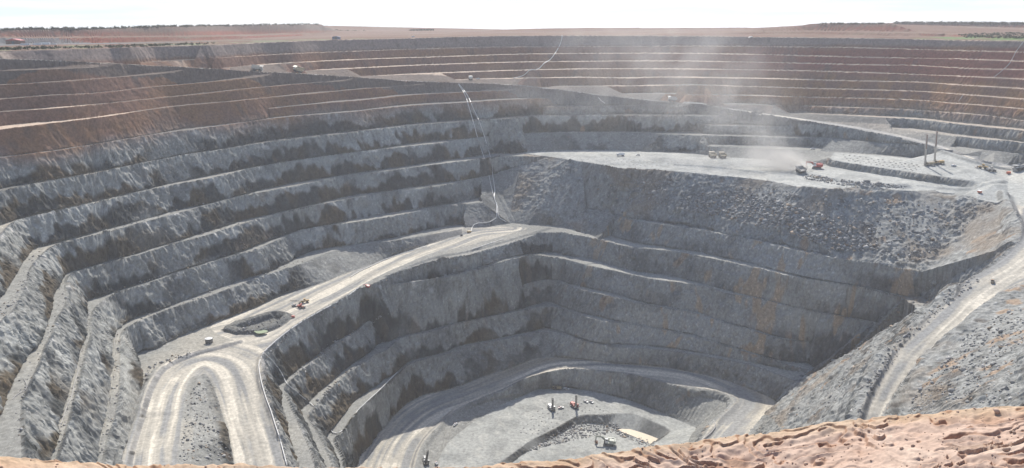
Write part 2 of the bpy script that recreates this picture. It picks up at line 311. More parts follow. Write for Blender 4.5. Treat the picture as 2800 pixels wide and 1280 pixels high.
# ------------------------------------------------------------------ profiles along bearings from the look-out
NC, NR = 1500, 1600
AZ = np.radians(np.linspace(-41.5137, 41.4871, NC))
taz = np.arctan2(TV[:, 0], TV[:, 1])
E_c, E_r, E_z, E_t, E_s = [], [], [], [], []
for tri in TR:
    o = tri[np.argsort(taz[tri])]; a0, a1, a2 = taz[o]
    c0 = np.searchsorted(AZ, a0); c1 = np.searchsorted(AZ, a2)
    if c1 <= c0: continue
    A, Bv, C = TV[o]
    cols = np.arange(c0, c1); ds = np.sin(AZ[cols]); dc = np.cos(AZ[cols])
    def hit(p, q):
        den = ds * (q[1] - p[1]) - dc * (q[0] - p[0]); num = dc * p[0] - ds * p[1]
        t = np.clip(num / np.where(np.abs(den) < 1e-12, 1e-12, den), 0, 1)
        return (p[0] + t * (q[0] - p[0])) * ds + (p[1] + t * (q[1] - p[1])) * dc, p[2] + t * (q[2] - p[2])
    rl, zl_ = hit(A, C)
    m = AZ[cols] < a1
    r1, z1 = hit(A, Bv); r2, z2 = hit(Bv, C)
    rs = np.where(m, r1, r2); zs_ = np.where(m, z1, z2)
    sw = rl > rs
    ri = np.where(sw, rs, rl); zi = np.where(sw, zs_, zl_); ro = np.where(sw, rl, rs); zo = np.where(sw, zl_, zs_)
    zz = TV[o][:, 2]; lo = zz.min(); hi = zz.max(); dz = hi - lo
    if dz < 1.5:
        E_c += [cols, cols]; E_r += [ri + 1e-4, ro - 1e-4]; E_z += [zi, zo]; E_t += [np.zeros(len(cols))] * 2; E_s += [np.full(len(cols), 0.)] * 2
        continue
    n = np.cross(Bv[:3] - A[:3], C[:3] - A[:3]); g = math.hypot(n[0], n[1]) / max(abs(n[2]), 1e-6)
    low = zz < lo + 0.3 * dz
    bench = TV[o][:, 3][low].min() > 0.5 and (zz[low].max() - lo) < 1.2
    fr = float(np.clip(1 - 0.52 * g, 0.22, 0.8)) if bench else 0.0
    def rem(z):
        t = np.clip((z - lo) / dz, 0, 1)
        t2 = np.clip((t - fr) / (1 - fr), 0, 1)
        return lo + t2 * dz, t2
    za, ta = rem(zi); zb, tb = rem(zo)
    E_c += [cols, cols]; E_r += [ri + 1e-4, ro - 1e-4]; E_z += [za, zb]; E_t += [ta, tb]; E_s += [np.full(len(cols), dz)] * 2
    if fr > 0:
        zk = lo + fr * dz; cr = (zi - zk) * (zo - zk) < 0
        if cr.any():
            t = (zk - zi[cr]) / (zo[cr] - zi[cr])
            E_c.append(cols[cr]); E_r.append(ri[cr] + t * (ro[cr] - ri[cr])); E_z.append(np.full(cr.sum(), lo)); E_t.append(np.zeros(cr.sum())); E_s.append(np.full(cr.sum(), dz))
E_c, E_r, E_z, E_t, E_s = (np.concatenate(a) for a in (E_c, E_r, E_z, E_t, E_s))
o = np.lexsort((E_r, E_c)); E_c, E_r, E_z, E_t, E_s = E_c[o], E_r[o], E_z[o], E_t[o], E_s[o]
st = np.searchsorted(E_c, np.arange(NC + 1))
GR = np.zeros((NC, NR)); GZ = np.zeros((NC, NR)); GT = np.zeros((NC, NR)); GD = np.zeros((NC, NR))
rimr = np.interp(AZ, AZG, cur)
lnear = np.interp(np.degrees(AZ), [-42, -25, -10, 5, 20, 30, 42], [180, 235, 330, 330, 260, 200, 150])
RG = np.concatenate([np.arange(15, 1500, 0.5), np.geomspace(1500, 90000, 400)])
CW = np.zeros((NC, len(RG)))
for c in range(NC):
    s = slice(st[c], st[c + 1]); r = E_r[s]; z = E_z[s]
    dr = np.diff(r); dzz = np.diff(z); rm = 0.5 * (r[1:] + r[:-1])
    wgt = np.hypot(dr, np.clip(dzz, -25, 25)) / rm + 1e-7
    wgt = np.where(rm < lnear[c], wgt * 0.10, wgt)
    wgt = np.where(rm > rimr[c] + 20, wgt * np.where(rm < 2700, 0.22, 0.05), wgt)
    CW[c] = np.interp(RG, r, np.concatenate([[0], np.cumsum(wgt)]))
def boxc(A, n):
    Q = np.pad(A, ((n + 1, n), (0, 0)), mode='edge').cumsum(0); return (Q[2 * n + 1:] - Q[:-2 * n - 1]) / (2 * n + 1)
CW = boxc(boxc(CW, 14), 14) + np.arange(len(RG)) * 1e-7
for c in range(NC):
    s = slice(st[c], st[c + 1]); r = E_r[s]; k = np.arange(len(r))
    GR[c] = np.interp(np.linspace(CW[c, 0], CW[c, -1], NR), CW[c], RG)
    u = np.interp(GR[c], r, k)
    GZ[c] = np.interp(u, k, E_z[s]); GT[c] = np.interp(u, k, E_t[s]); GD[c] = np.interp(u, k, E_s[s])
SA = np.sin(AZ)[:, None]; CA = np.cos(AZ)[:, None]
GX = GR * SA; GY = GR * CA

def inpoly(poly, X, Y):
    poly = np.asarray(poly); x0, y0 = poly[:, :2].min(0); x1, y1 = poly[:, :2].max(0)
    m = (X >= x0) & (X <= x1) & (Y >= y0) & (Y <= y1)
    xs = X[m]; ys = Y[m]; ins = np.zeros(len(xs), bool)
    for a, b in zip(poly, np.roll(poly, -1, 0)):
        cnd = (a[1] > ys) != (b[1] > ys)
        xi = (b[0] - a[0]) * (ys - a[1]) / ((b[1] - a[1]) if b[1] != a[1] else 1e-9) + a[0]
        ins ^= cnd & (xs < xi)
    out = np.zeros(X.shape, bool); out[m] = ins; return out
def along(pl, X, Y, maxd):
    """distance to polyline, signed side and arc length for points near it"""
    pl = np.asarray(pl)[:, :2]; D = np.full(X.shape, 1e9, np.float32); S = np.zeros(X.shape, np.float32); acc = 0.0
    x0, y0 = pl.min(0) - maxd; x1, y1 = pl.max(0) + maxd
    m = np.nonzero((X >= x0) & (X <= x1) & (Y >= y0) & (Y <= y1)); xs = X[m]; ys = Y[m]
    d_ = np.full(len(xs), 1e9); s_ = np.zeros(len(xs)); sg = np.ones(len(xs))
    for a, b in zip(pl[:-1], pl[1:]):
        e = b - a; l = np.hypot(*e)
        if l < 1e-6: continue
        t = np.clip(((xs - a[0]) * e[0] + (ys - a[1]) * e[1]) / l ** 2, 0, 1)
        dx = xs - a[0] - t * e[0]; dy = ys - a[1] - t * e[1]; d = np.hypot(dx, dy); k = d < d_
        d_[k] = d[k]; s_[k] = acc + t[k] * l; sg[k] = np.sign(e[0] * dy[k] - e[1] * dx[k]); acc += l
    D[m] = d_ * sg; S[m] = s_; return D, S
def W(p, z):
    """photo polyline on a level (number or list) -> smoothed plan polyline"""
    if not hasattr(z, '__len__'): z = [z] * len(p)
    elif len(z) != len(p): z = np.interp(np.linspace(0, 1, len(p)), np.linspace(0, 1, len(z)), z)
    q = smooth_poly(np.column_stack([np.array(p, float), np.array(z, float)]), 3)
    return np.array([at(*v) for v in q])

# windrows (safety bunds) and rubble heaps: photo line, level, height, half width
BUNDS = [
    (RP, RPZ, 2.2, 4.5),
    ([(x - 15, y - 7) for x, y in RL], [z - 1.5 for z in RLZ], 4.0, 6.0),
    ([(2830,785),(2800,800),(2740,833),(2665,890),(2590,950),(2560,985),(2490,1070),(2450,1139),(2410,1260)], [-162,-164,-167,-172,-178,-182,-189,-195,-203], 3.0, 6.0),
    (SWOUT, [-213,-216,-218,-220,-222,-224,-225.5,-226,-226.5], 2.2, 4.0),
    ([(1500,633),(1422,658),(1337,684),(1268,702),(1189,715),(1122,735),(1060,759)], [-213.5,-214.5,-216,-217,-218.5,-219.5,-220.5], 1.6, 3.5),
    ([(985,792),(945,817),(890,848),(836,878),(795,906),(754,938),(727,966),(714,990),(717,1052),(742,1123),(764,1191)], [-222,-222.7,-223.6,-224.6,-225.6,-227,-228,-229,-232,-235,-238], 1.6, 3.5),
    (IN31, INZ, 2.2, 4.5),
    ([(2180,474),(2235,486),(2300,497),(2380,508),(2470,513)], -146, 2.8, 8.0),
    ([(2512,512),(2560,517),(2620,523),(2690,524),(2740,512)], -146, 1.2, 4.0),
    ([(1850,452),(1915,455),(2000,463),(2080,474)], -146, 1.5, 4.0),
    (CREST13[9:15], -146, 2.0, 6.0),
    ([(1200,1290),(1235,1195),(1260,1160)], -328, 1.5, 5.0),
]
for pl, z, h, hw in BUNDS:
    D, S = along(W(pl, z), GX, GY, hw * 1.5)
    D = np.abs(D); m = D < hw * 1.4
    GZ[m] += h * (1 - sstep(0.1, 1.35, D[m] / hw)) * (1 + 0.16 * noise(S[m] / 17, S[m] * 0, None, 5) + 0.07 * noise(S[m] / 5, S[m] * 0, None, 6))
# median heap inside the switchback and the island heap on the wide part of the road
ISL = W([(602,902),(640,885),(700,868),(760,856),(802,868),(770,895),(720,912),(640,915)], -226)
m = inpoly(W(MEDIAN, [-214,-217,-221,-225,-227,-229,-232,-235,-238,-242]), GX, GY)
D, S = along(W(MEDIAN, [-214,-217,-221,-225,-227,-229,-232,-235,-238,-242]), GX, GY, 30)
GZ += np.where(m, 3.2 * sstep(0, 7, np.minimum(np.abs(D), 30)), 0)
mi = inpoly(ISL, GX, GY); D, S = along(np.vstack([ISL, ISL[:1]]), GX, GY, 40)
GZ += np.where(mi, 3.0 * sstep(0, 5, np.abs(D)) - 4.5 * sstep(5, 11, np.abs(D)), 0)

# ------------------------------------------------------------------ zones
def strip(a, za, b, zb): return np.vstack([W(a, za), W(b, zb)[::-1]])
Z_ROAD = np.zeros(GX.shape, np.int8)            # 0 none; 1.. road strips
ROADS = []
def road(i, poly, centre):
    Z_ROAD[inpoly(poly, GX, GY)] = i; ROADS.append((i, centre))
rz1 = [-227,-226.5,-226,-225,-224,-223,-222,-220,-218,-216]
PA = [(724,962),(754,933),(795,901),(836,874),(890,844),(945,814),(985,790),(1060,757),(1122,733),(1189,713),(1268,700),(1337,682),(1422,656),(1440,646),(1380,640),(1300,636)]
PB = [(650,936),(590,912),(584,885),(700,843),(781,805),(877,778),(939,752),(1042,716),(1140,680),(1250,647)]
road(1, np.vstack([W(PA, rz1), W(PB, rz1)[::-1]]), W([(640,925),(700,915),(760,880),(830,845),(900,808),(985,766),(1100,715),(1200,685),(1290,655),(1390,640)], rz1))
zc = [-214,-217,-220,-223,-225.5,-227,-228,-229.5,-231.5,-235,-240]
road(2, np.vstack([W([(405,1400),(335,1275),(358,1195),(386,1110),(402,1066),(437,1012),(516,973),(584,954),(650,936),(724,962),(716,1052),(741,1123),(762,1191),(784,1272),(806,1400)], [-213,-216,-218,-220,-222,-224,-225.5,-226,-226.5,-228,-232,-235,-238,-241,-246])]),
     W([(420,1400),(412,1270),(432,1150),(458,1060),(500,1005),(560,985),(620,1000),(655,1050),(680,1130),(700,1200),(722,1290)], zc))
Z_ROAD[m] = 0; Z_ROAD[mi] = 0
road(3, np.vstack([W(OUT31, OUTZ), W(IN31, INZ)[::-1]]), W([(1040,1320),(1070,1230),(1110,1170),(1180,1110),(1280,1075),(1400,1030),(1500,998),(1600,997),(1720,1008),(1850,1025),(1960,1047),(2050,1080),(2070,1105),(2040,1140),(1980,1210),(1940,1290)], [-327,-325.5,-324,-321.5,-319.5,-317,-315.5,-314.5,-313.5,-312.5,-310.5,-307.5,-306,-304.5,-301,-297]))
road(4, np.vstack([W(RL, RLZ), W(RR, RRZ)[::-1]]), 0.5 * (W(np.array(RL)[[0,2,4,6,8,9,10,11,12,13,14,15]], np.array(RLZ)[[0,2,4,6,8,9,10,11,12,13,14,15]]) + W([(2960,600),(2900,690),(2850,740),(2725,808),(2652,863),(2600,905),(2546,960),(2490,1025),(2461,1060),(2426,1139),(2380,1260),(2340,1400)], [-147,-154,-159,-166.5,-171,-175,-180.5,-186.5,-189,-195,-203,-212])))
road(5, np.vstack([W(RP, RPZ), W(RPI, RPIZ)[::-1]]), W([(x, y - _wid(x) / 2) for x, y in RP], RPZ))
FLOOR = [np.vstack([W(CREST13, -146), W([(2760,556),(2900,600),(3000,640),(3000,480),(2780,470)], -146), W([(2616,504),(2480,484),(2331,462),(2250,459),(2200,448),(2120,439),(2000,431),(1905,421),(1753,415),(1672,411.5),(1563,412),(1441,417)], -146)]),
         W([(2280,417),(2277,438),(2390,456),(2530,476),(2640,492),(2745,503),(2800,480),(2671,447.5),(2600,441),(2500,431),(2420,424),(2300,416)], -136),
         np.vstack([W(TOE33, -328), W([(1900,1180),(1880,1215),(1850,1290)], -318), W([(1300,1500)], -335)])]
Z_FLOOR = np.zeros(GX.shape, bool)
for f in FLOOR: Z_FLOOR |= inpoly(f, GX, GY)
TALUS = [np.vstack([W(CREST13, -146), W([(2760,556),(2774,592),(2790,640),(2700,690),(2524,743)], [-146,-150,-158,-175,-193]), W([(2450,732),(2345,712),(2299,707),(2239,697),(2188,686),(2120,668),(1959,634),(1800,610),(1694,590),(1640,600),(1600,636),(1520,618),(1396,610)], [-193] * 8 + [-193,-193,-200,-212,-212,-212])])]
Z_TAL = np.zeros(GX.shape, bool)
for f in TALUS: Z_TAL |= inpoly(f, GX, GY)
rw = np.vstack([W(RL, RLZ), W([(2093,1138),(2128,1106),(2190,1045),(2225,1013),(2309,946),(2404,884),(2475,814),(2524,743)], [-304,-305,-293,-273,-253,-233,-213,-193])])
Z_RW = inpoly(rw, GX, GY)
Z_RW |= inpoly(np.vstack([W(RR, RRZ), W([(2700,1400),(3000,1200),(3000,860),(3200,760)], [-155,-125,-125,-130])]), GX, GY)
PLAIN = GR > (rimr[:, None] + 3)

# ------------------------------------------------------------------ relief
def normals(X, Y, Z):
    d0 = np.stack([np.gradient(a, axis=0) for a in (X, Y, Z)], -1); d1 = np.stack([np.gradient(a, axis=1) for a in (X, Y, Z)], -1)
    n = np.cross(d1, d0); n /= np.linalg.norm(n, axis=-1, keepdims=True) + 1e-12
    n[n[..., 2] < 0] *= -1
    return n.astype(np.float32)
N = normals(GX, GY, GZ)
NZ = N[..., 2].copy()
steep = 1 - sstep(0.60, 0.86, NZ)
flatroad = (Z_ROAD > 0) | Z_FLOOR
x_, y_, z_ = GX.astype(np.float32), GY.astype(np.float32), GZ.astype(np.float32)
lower = sstep(-74, -100, z_)                       # fresh grey rock below, weathered clay above
wav = fbm(x_ / 26, y_ / 26, z_ / 60, 2, 11)          # big bulges and re-entrants of the faces
colu = fbm(x_ / 7.5, y_ / 7.5, z_ / 34, 3, 23)       # near-vertical ribs
grit = fbm(x_ / 2.6, y_ / 2.6, z_ / 2.6, 2, 31)
lumps = fbm(x_ / 5, y_ / 5, z_ / 5, 2, 37)
amp_w = np.where(PLAIN, 0.0, mix(0.9, 2.1, lower) * steep)
amp_c = np.where(PLAIN, 0.0, mix(0.45, 2.3, lower) * steep)
amp_g = np.where(flatroad, 0.04, mix(0.22, mix(0.25, 0.55, lower), steep))
amp_l = np.where(flatroad, 0.05, 0.30)
amp_g = np.where(Z_TAL, 0.75, amp_g); amp_l = np.where(Z_TAL, 1.3, amp_l)
amp_g = np.where(Z_RW & ~flatroad, 0.65, amp_g); amp_l = np.where(Z_RW & ~flatroad, 0.9, amp_l)
amp_g = np.where(PLAIN, 0.15, amp_g); amp_l = np.where(PLAIN, np.where(GR < 2700, 0.5, 0.2), amp_l)
ribs = 1 - 2 * np.abs(fbm(x_ / 3.4, y_ / 3.4, z_ / 20, 2, 29))
fresh = lower * steep * np.where(PLAIN, 0, 1)
disp = ribs * fresh * 1.0 + wav * amp_w + (1 - 2 * np.abs(colu)) * amp_c * 0.6 + grit * amp_g + lumps * amp_l
az_d = np.degrees(np.arctan2(x_, y_)); patch = 0.45 + 1.1 * sstep(-0.3, 0.4, fbm(x_ / 40, y_ / 40, None, 2, 33))
disp = np.where(Z_TAL & ~flatroad, disp * patch + 2.2 * fbm(az_d * 1.3, z_ / 60, None, 3, 34), disp)
disp = np.where(GR < 200, disp * 0.3, disp)
HX = N[..., 0]; HY = N[..., 1]
GX2 = GX + N[..., 0] * disp; GY2 = GY + N[..., 1] * disp; GZ2 = GZ + N[..., 2] * disp

# ------------------------------------------------------------------ colours (albedo of the ground, some light and shade painted in)
def C3(*c): return np.array(c, np.float32)
def lay(base, col, m): return base + (col - base) * m[..., None]
n1 = fbm(x_ / 60, y_ / 60, z_ / 25, 3, 41); n2 = fbm(x_ / 14, y_ / 14, z_ / 40, 3, 43); n3 = fbm(x_ / 3.1, y_ / 3.1, z_ / 9, 2, 47)
n4 = fbm(x_ / 140, y_ / 140, z_ / 40, 2, 53)
az_deg = np.degrees(np.arctan2(x_, y_))
col = np.zeros(GX.shape + (3,), np.float32) + C3(0.235, 0.228, 0.212)
# fresh rock faces: dust-draped above, clean dark rock low on the face
col = lay(col, C3(0.30, 0.293, 0.275), sstep(-0.1, 0.5, n1))
col = lay(col, C3(0.165, 0.163, 0.155), sstep(0.05, 0.5, n2))
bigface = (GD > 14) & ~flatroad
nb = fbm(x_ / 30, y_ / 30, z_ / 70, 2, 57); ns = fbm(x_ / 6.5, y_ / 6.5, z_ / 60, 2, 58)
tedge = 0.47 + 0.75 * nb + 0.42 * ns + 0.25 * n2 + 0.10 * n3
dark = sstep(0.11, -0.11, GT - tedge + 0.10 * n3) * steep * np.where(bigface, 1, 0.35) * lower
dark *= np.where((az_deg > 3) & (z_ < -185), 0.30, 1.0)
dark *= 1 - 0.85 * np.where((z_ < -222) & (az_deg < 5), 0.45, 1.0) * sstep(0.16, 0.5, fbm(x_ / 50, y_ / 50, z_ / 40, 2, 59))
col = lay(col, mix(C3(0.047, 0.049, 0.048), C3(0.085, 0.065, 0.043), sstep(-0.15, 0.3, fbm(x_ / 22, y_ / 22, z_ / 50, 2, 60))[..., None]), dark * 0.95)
# weathered upper rock
up_ = 1 - sstep(-76, -104, z_ + 14 * n1 + np.where(az_deg > 8, 10, 0))
red = sstep(4, 22, az_deg) * sstep(-24, -34, z_ + 5 * n1) * (1 - sstep(-52, -66, z_ + 8 * n1))
ochre = sstep(-52, -66, z_ + 8 * n1)
uc = np.zeros_like(col) + C3(0.225, 0.135, 0.098)
uc = lay(uc, C3(0.29, 0.17, 0.09), sstep(-0.1, 0.6, n1) * 0.8)
uc = lay(uc, C3(0.36, 0.20, 0.085), ochre * sstep(-0.3, 0.5, n2) * (0.45 + 0.5 * sstep(5, 25, az_deg)))
uc = lay(uc, C3(0.25, 0.075, 0.055), red * (0.75 + 0.25 * n2))
uc = lay(uc, C3(0.27, 0.235, 0.21), (1 - sstep(-22, -27, z_ + 2 * n2)) * 0.9)
uc = lay(uc, C3(0.12, 0.095, 0.088), sstep(0.15, 0.6, n2) * 0.6)
col = lay(col, uc * C3(0.90, 0.84, 0.83), up_)
# rust streaks on the right-hand lower faces and sunlit crest flecks painted in on the left
rust = sstep(0.45, 0.62, fbm(x_ / 9, y_ / 9, z_ / 90, 2, 61)) * steep * lower
col = lay(col, C3(0.27, 0.17, 0.10), rust * np.where(x_ > 60, 0.6, 0.18))
sunfleck = sstep(0.40, 0.54, fbm(x_ / 7, y_ / 7, z_ / 7, 2, 67)) * lower * sstep(0.6, 0.95, GT + 0.2 * n2) * np.where(x_ < -60, 1, 0.25)
col = lay(col, C3(0.46, 0.43, 0.40), sunfleck * 0.75)
# shadow at the bench-end corner painted into the rock; wet dark sump walls
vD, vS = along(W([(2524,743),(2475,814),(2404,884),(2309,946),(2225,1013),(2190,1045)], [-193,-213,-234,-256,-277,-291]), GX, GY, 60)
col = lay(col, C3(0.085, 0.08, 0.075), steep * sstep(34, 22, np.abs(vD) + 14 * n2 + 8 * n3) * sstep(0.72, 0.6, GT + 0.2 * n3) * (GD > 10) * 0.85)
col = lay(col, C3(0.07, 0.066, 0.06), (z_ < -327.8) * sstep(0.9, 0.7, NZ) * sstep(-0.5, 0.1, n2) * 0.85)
col *= (1 + 0.30 * np.clip(ribs, -1, 0.8) * fresh)[..., None]
# flats
flat = sstep(0.80, 0.93, NZ)
fcr = sstep(2, 8, az_deg) * sstep(-150, -190, z_)
fc = mix(C3(0.55, 0.43, 0.33), C3(0.29, 0.28, 0.26), sstep(-85, -135, z_ + 10 * n1)[..., None])
fc = lay(fc, C3(0.45, 0.40, 0.33), sstep(0.1, 0.5, n1) * np.where(x_ < -150, 0.7, 0.3) * lower * 0.7)
fc = lay(fc, C3(0.40, 0.385, 0.35), fcr)
col = lay(col, C3(0.37, 0.362, 0.345), steep * fcr * sstep(-0.25, 0.35, n1) * 0.8)
rs_ = sstep(0.26, 0.42, fbm(x_ / 11, y_ / 11, z_ / 120, 3, 62)) * steep * fcr
col = lay(col, C3(0.44, 0.31, 0.20), rs_ * 0.7)
col = lay(col, fc * (1 + 0.12 * n3[..., None]), flat * (1 - 0.15 * lower))
# grey spill along the upper ramp
rD, rS = along(W(RP, RPZ), GX, GY, 45); rm_ = (np.abs(rD + 4) < np.where(flat > 0.5, np.where(z_ < -70, 75, 38), 6) + 4 * n2) & (z_ > -112)
col = lay(col, mix(C3(0.165, 0.16, 0.152), C3(0.135, 0.108, 0.092), sstep(-88, -60, z_)[..., None]) * (1 + 0.2 * n3[..., None]), rm_ * 0.9)
# rubble slopes
rub = np.zeros_like(col) + C3(0.275, 0.27, 0.258)
rub = lay(rub, C3(0.36, 0.355, 0.34), sstep(0, 0.5, grit)); rub = lay(rub, C3(0.16, 0.158, 0.15), sstep(0.1, 0.6, lumps))
rub = lay(rub, C3(0.12, 0.10, 0.085), sstep(0.28, 0.5, fbm(x_ / 13, y_ / 13, z_ / 22, 3, 74)) * 0.8 * sstep(6, 12, az_deg))
rub = lay(rub, C3(0.35, 0.23, 0.145), sstep(0.30, 0.48, fbm(x_ / 12, y_ / 12, z_ / 40, 3, 75)) * 0.75 * sstep(8, 16, az_deg))
rub = lay(rub, C3(0.27, 0.215, 0.165), sstep(0.05, 0.5, fbm(x_ / 34, y_ / 34, z_ / 30, 2, 71)) * 0.75)
col = lay(col, rub, (Z_TAL | (Z_RW & ~flatroad)) * 0.9)
# floors
fl = np.zeros_like(col) + C3(0.36, 0.355, 0.335)
fl = lay(fl, C3(0.27, 0.268, 0.255), sstep(-0.15, 0.45, n2)); fl = lay(fl, C3(0.42, 0.40, 0.36), sstep(0.1, 0.5, n1)); fl = lay(fl, C3(0.22, 0.215, 0.205), sstep(0.2, 0.5, n3) * 0.6); fl = lay(fl, C3(0.47, 0.45, 0.41), sstep(0.1, 0.5, fbm((x_ + 0.6 * y_) / 6, (y_ - 0.6 * x_) / 9, None, 4, 73)) * 0.45)
fl = fl * np.where(z_ > -150, 1.18, 1.06)[..., None]
col = lay(col, fl * (1 + 0.08 * n3[..., None]), Z_FLOOR * flat)
# roads: packed tan and grey bands running along the road
for i, cl in ROADS:
    mk = Z_ROAD == i
    D, S = along(cl, GX, GY, 60)
    d = np.clip(D, -60, 60)
    bands = fbm(d / 4.2 + 0.5 * fbm(d / 9, S / 60, None, 2, 85), S / 120, None, 3, 80 + i) + 0.25 * fbm(x_ / 16, y_ / 16, None, 3, 87); fine = fbm(d / 0.9, S / 70, None, 2, 90 + i)
    rc = np.zeros_like(col) + (C3(0.435, 0.405, 0.345) if i != 5 else C3(0.36, 0.355, 0.34))
    rc = lay(rc, C3(0.285, 0.283, 0.27), sstep(-0.02, 0.3, bands)); rc = lay(rc, C3(0.63, 0.58, 0.485), sstep(0.1, 0.45, -bands))
    if i == 3: rc = lay(rc, C3(0.36, 0.31, 0.235), sstep(-4, 6, D) * sstep(60, 30, np.abs(S - 330) * 0.3) * 0.8)
    rc = rc * (1 + 0.14 * fine[..., None])
    col = lay(col, rc, (mk & (NZ > 0.90)) * 1.0)
# island: dark rubble and a puddle bed
col = lay(col, C3(0.13, 0.13, 0.125), (mi & (Z_ROAD == 0)) * 0.7)
# country beyond the rim
pc = np.zeros_like(col) + C3(0.165, 0.092, 0.062)
pc = lay(pc, C3(0.20, 0.125, 0.09), sstep(-0.2, 0.5, fbm(x_ / 90, y_ / 90, None, 3, 101)))
pc = lay(pc, C3(0.16, 0.16, 0.11), sstep(0.0, 0.5, fbm(x_ / 70, y_ / 30, None, 3, 103)) * np.where(az_deg < -15, 0.9, 0.25))
pc = lay(pc, C3(0.22, 0.07, 0.045), (1 - sstep(0.90, 0.985, NZ)) * sstep(-0.5, 0.3, fbm(x_ / 120, y_ / 120, z_ / 6, 2, 107)))
pc = lay(pc, C3(0.13, 0.115, 0.095), (1 - sstep(0.93, 0.985, NZ)) * sstep(-2, 4, z_) * 0.75)
grn = sstep(25.5, 27.5, az_deg) * sstep(1000, 1040, GR) * (1 - sstep(1330, 1400, GR)) * (1 - sstep(45, 60, az_deg))
pc = lay(pc, C3(0.12, 0.20, 0.06), grn * sstep(-0.35, 0.3, fbm(x_ / 25, y_ / 25, None, 3, 109)))
gst = (1 - sstep(-12, -8, az_deg)) * (GR > rimr[:, None] + 15) * (GR < rimr[:, None] + 140)
pc = lay(pc, C3(0.20, 0.22, 0.12), gst * sstep(-0.1, 0.4, fbm(x_ / 18, y_ / 18, None, 3, 111)))
drk = (1 - sstep(-14, -9, az_deg)) * (GR > rimr[:, None] + 200) * (GR < 1090 + 3 * (az_deg + 33) ** 1.0)
pc = lay(pc, C3(0.17, 0.175, 0.175), drk * 0.85)
pc = lay(pc, C3(0.16, 0.17, 0.16), sstep(2800, 6000, GR))  # far plain greyed with distance, haze painted into the colour
col = np.where(PLAIN[..., None], pc, col)
grn_ = np.where(PLAIN, 0, lower * (1 - (Z_ROAD > 0)))[..., None]
col = col * (1 + grn_ * (C3(0.985, 1.008, 0.995) - 1))
spk = RNG.random(GX.shape).astype(np.float32)
rough_z = np.where(flatroad, 0.35, 1.0)
col *= (1 + (0.20 * (spk - 0.5) + 0.5 * (spk > 0.975) * (1 - up_)) * rough_z)[..., None]
col = np.clip(col, 0.02, 0.8)

# ------------------------------------------------------------------ meshes of the ground, one per kind
def ground_material():
    m = bpy.data.materials.new("ground"); m.use_nodes = True; t = m.node_tree; b = t.nodes["Principled BSDF"]
    at_ = t.nodes.new("ShaderNodeVertexColor"); at_.layer_name = "albedo"
    geo = t.nodes.new("ShaderNodeNewGeometry")
    nz = t.nodes.new("ShaderNodeTexNoise"); nz.inputs["Scale"].default_value = 0.42; nz.inputs["Detail"].default_value = 5; nz.inputs["Roughness"].default_value = 0.7
    t.links.new(geo.outputs["Position"], nz.inputs["Vector"])
    mr = t.nodes.new("ShaderNodeMapRange"); mr.inputs[1].default_value = 0.3; mr.inputs[2].default_value = 0.7; mr.inputs[3].default_value = 0.72; mr.inputs[4].default_value = 1.28
    t.links.new(nz.outputs[0], mr.inputs[0])
    mx = t.nodes.new("ShaderNodeMix"); mx.data_type = 'RGBA'; mx.blend_type = 'MULTIPLY'; mx.inputs[0].default_value = 1.0
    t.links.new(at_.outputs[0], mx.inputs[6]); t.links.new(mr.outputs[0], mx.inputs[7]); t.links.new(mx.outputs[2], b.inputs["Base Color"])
    b.inputs["Roughness"].default_value = 0.95; b.inputs["Specular IOR Level"].default_value = 0.12
    return m
M_GROUND = ground_material()
def structure(o): o["kind"] = "structure"; return o
ii = np.arange(NC - 1)[:, None] * NR + np.arange(NR - 1)[None, :]
quads = np.stack([ii, ii + NR, ii + NR + 1, ii + 1], -1).reshape(-1, 4)
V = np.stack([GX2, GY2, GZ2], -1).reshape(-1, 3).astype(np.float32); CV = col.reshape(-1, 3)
cat = np.zeros(GX.shape, np.int8)
cat[Z_FLOOR] = 1; cat[Z_ROAD > 0] = 2; cat[PLAIN] = 3; cat[PLAIN & (GR < 2900) & (GZ > -12.5)] = 4
fcat = cat[:-1, :-1].reshape(-1)
for k, nm in enumerate(("pit_wall", "pit_floor", "haul_road", "plain", "hills")):
    q = quads[fcat == k]; u, inv = np.unique(q, return_inverse=True); q = inv.reshape(-1, 4).astype(np.int32)
    me = bpy.data.meshes.new(nm); me.vertices.add(len(u)); me.vertices.foreach_set("co", V[u].ravel())
    me.loops.add(q.size); me.loops.foreach_set("vertex_index", q.ravel())
    me.polygons.add(len(q)); me.polygons.foreach_set("loop_start", np.arange(0, q.size, 4, dtype=np.int32))
    ca = me.color_attributes.new("albedo", 'FLOAT_COLOR', 'POINT')
    ca.data.foreach_set("color", np.column_stack([CV[u], np.ones(len(u), np.float32)]).astype(np.float32).ravel())
    me.update(calc_edges=True); me.materials.append(M_GROUND)
    ob = bpy.data.objects.new(nm, me); COL.objects.link(ob); structure(ob)
    me.shade_flat() if hasattr(me, "shade_flat") else None

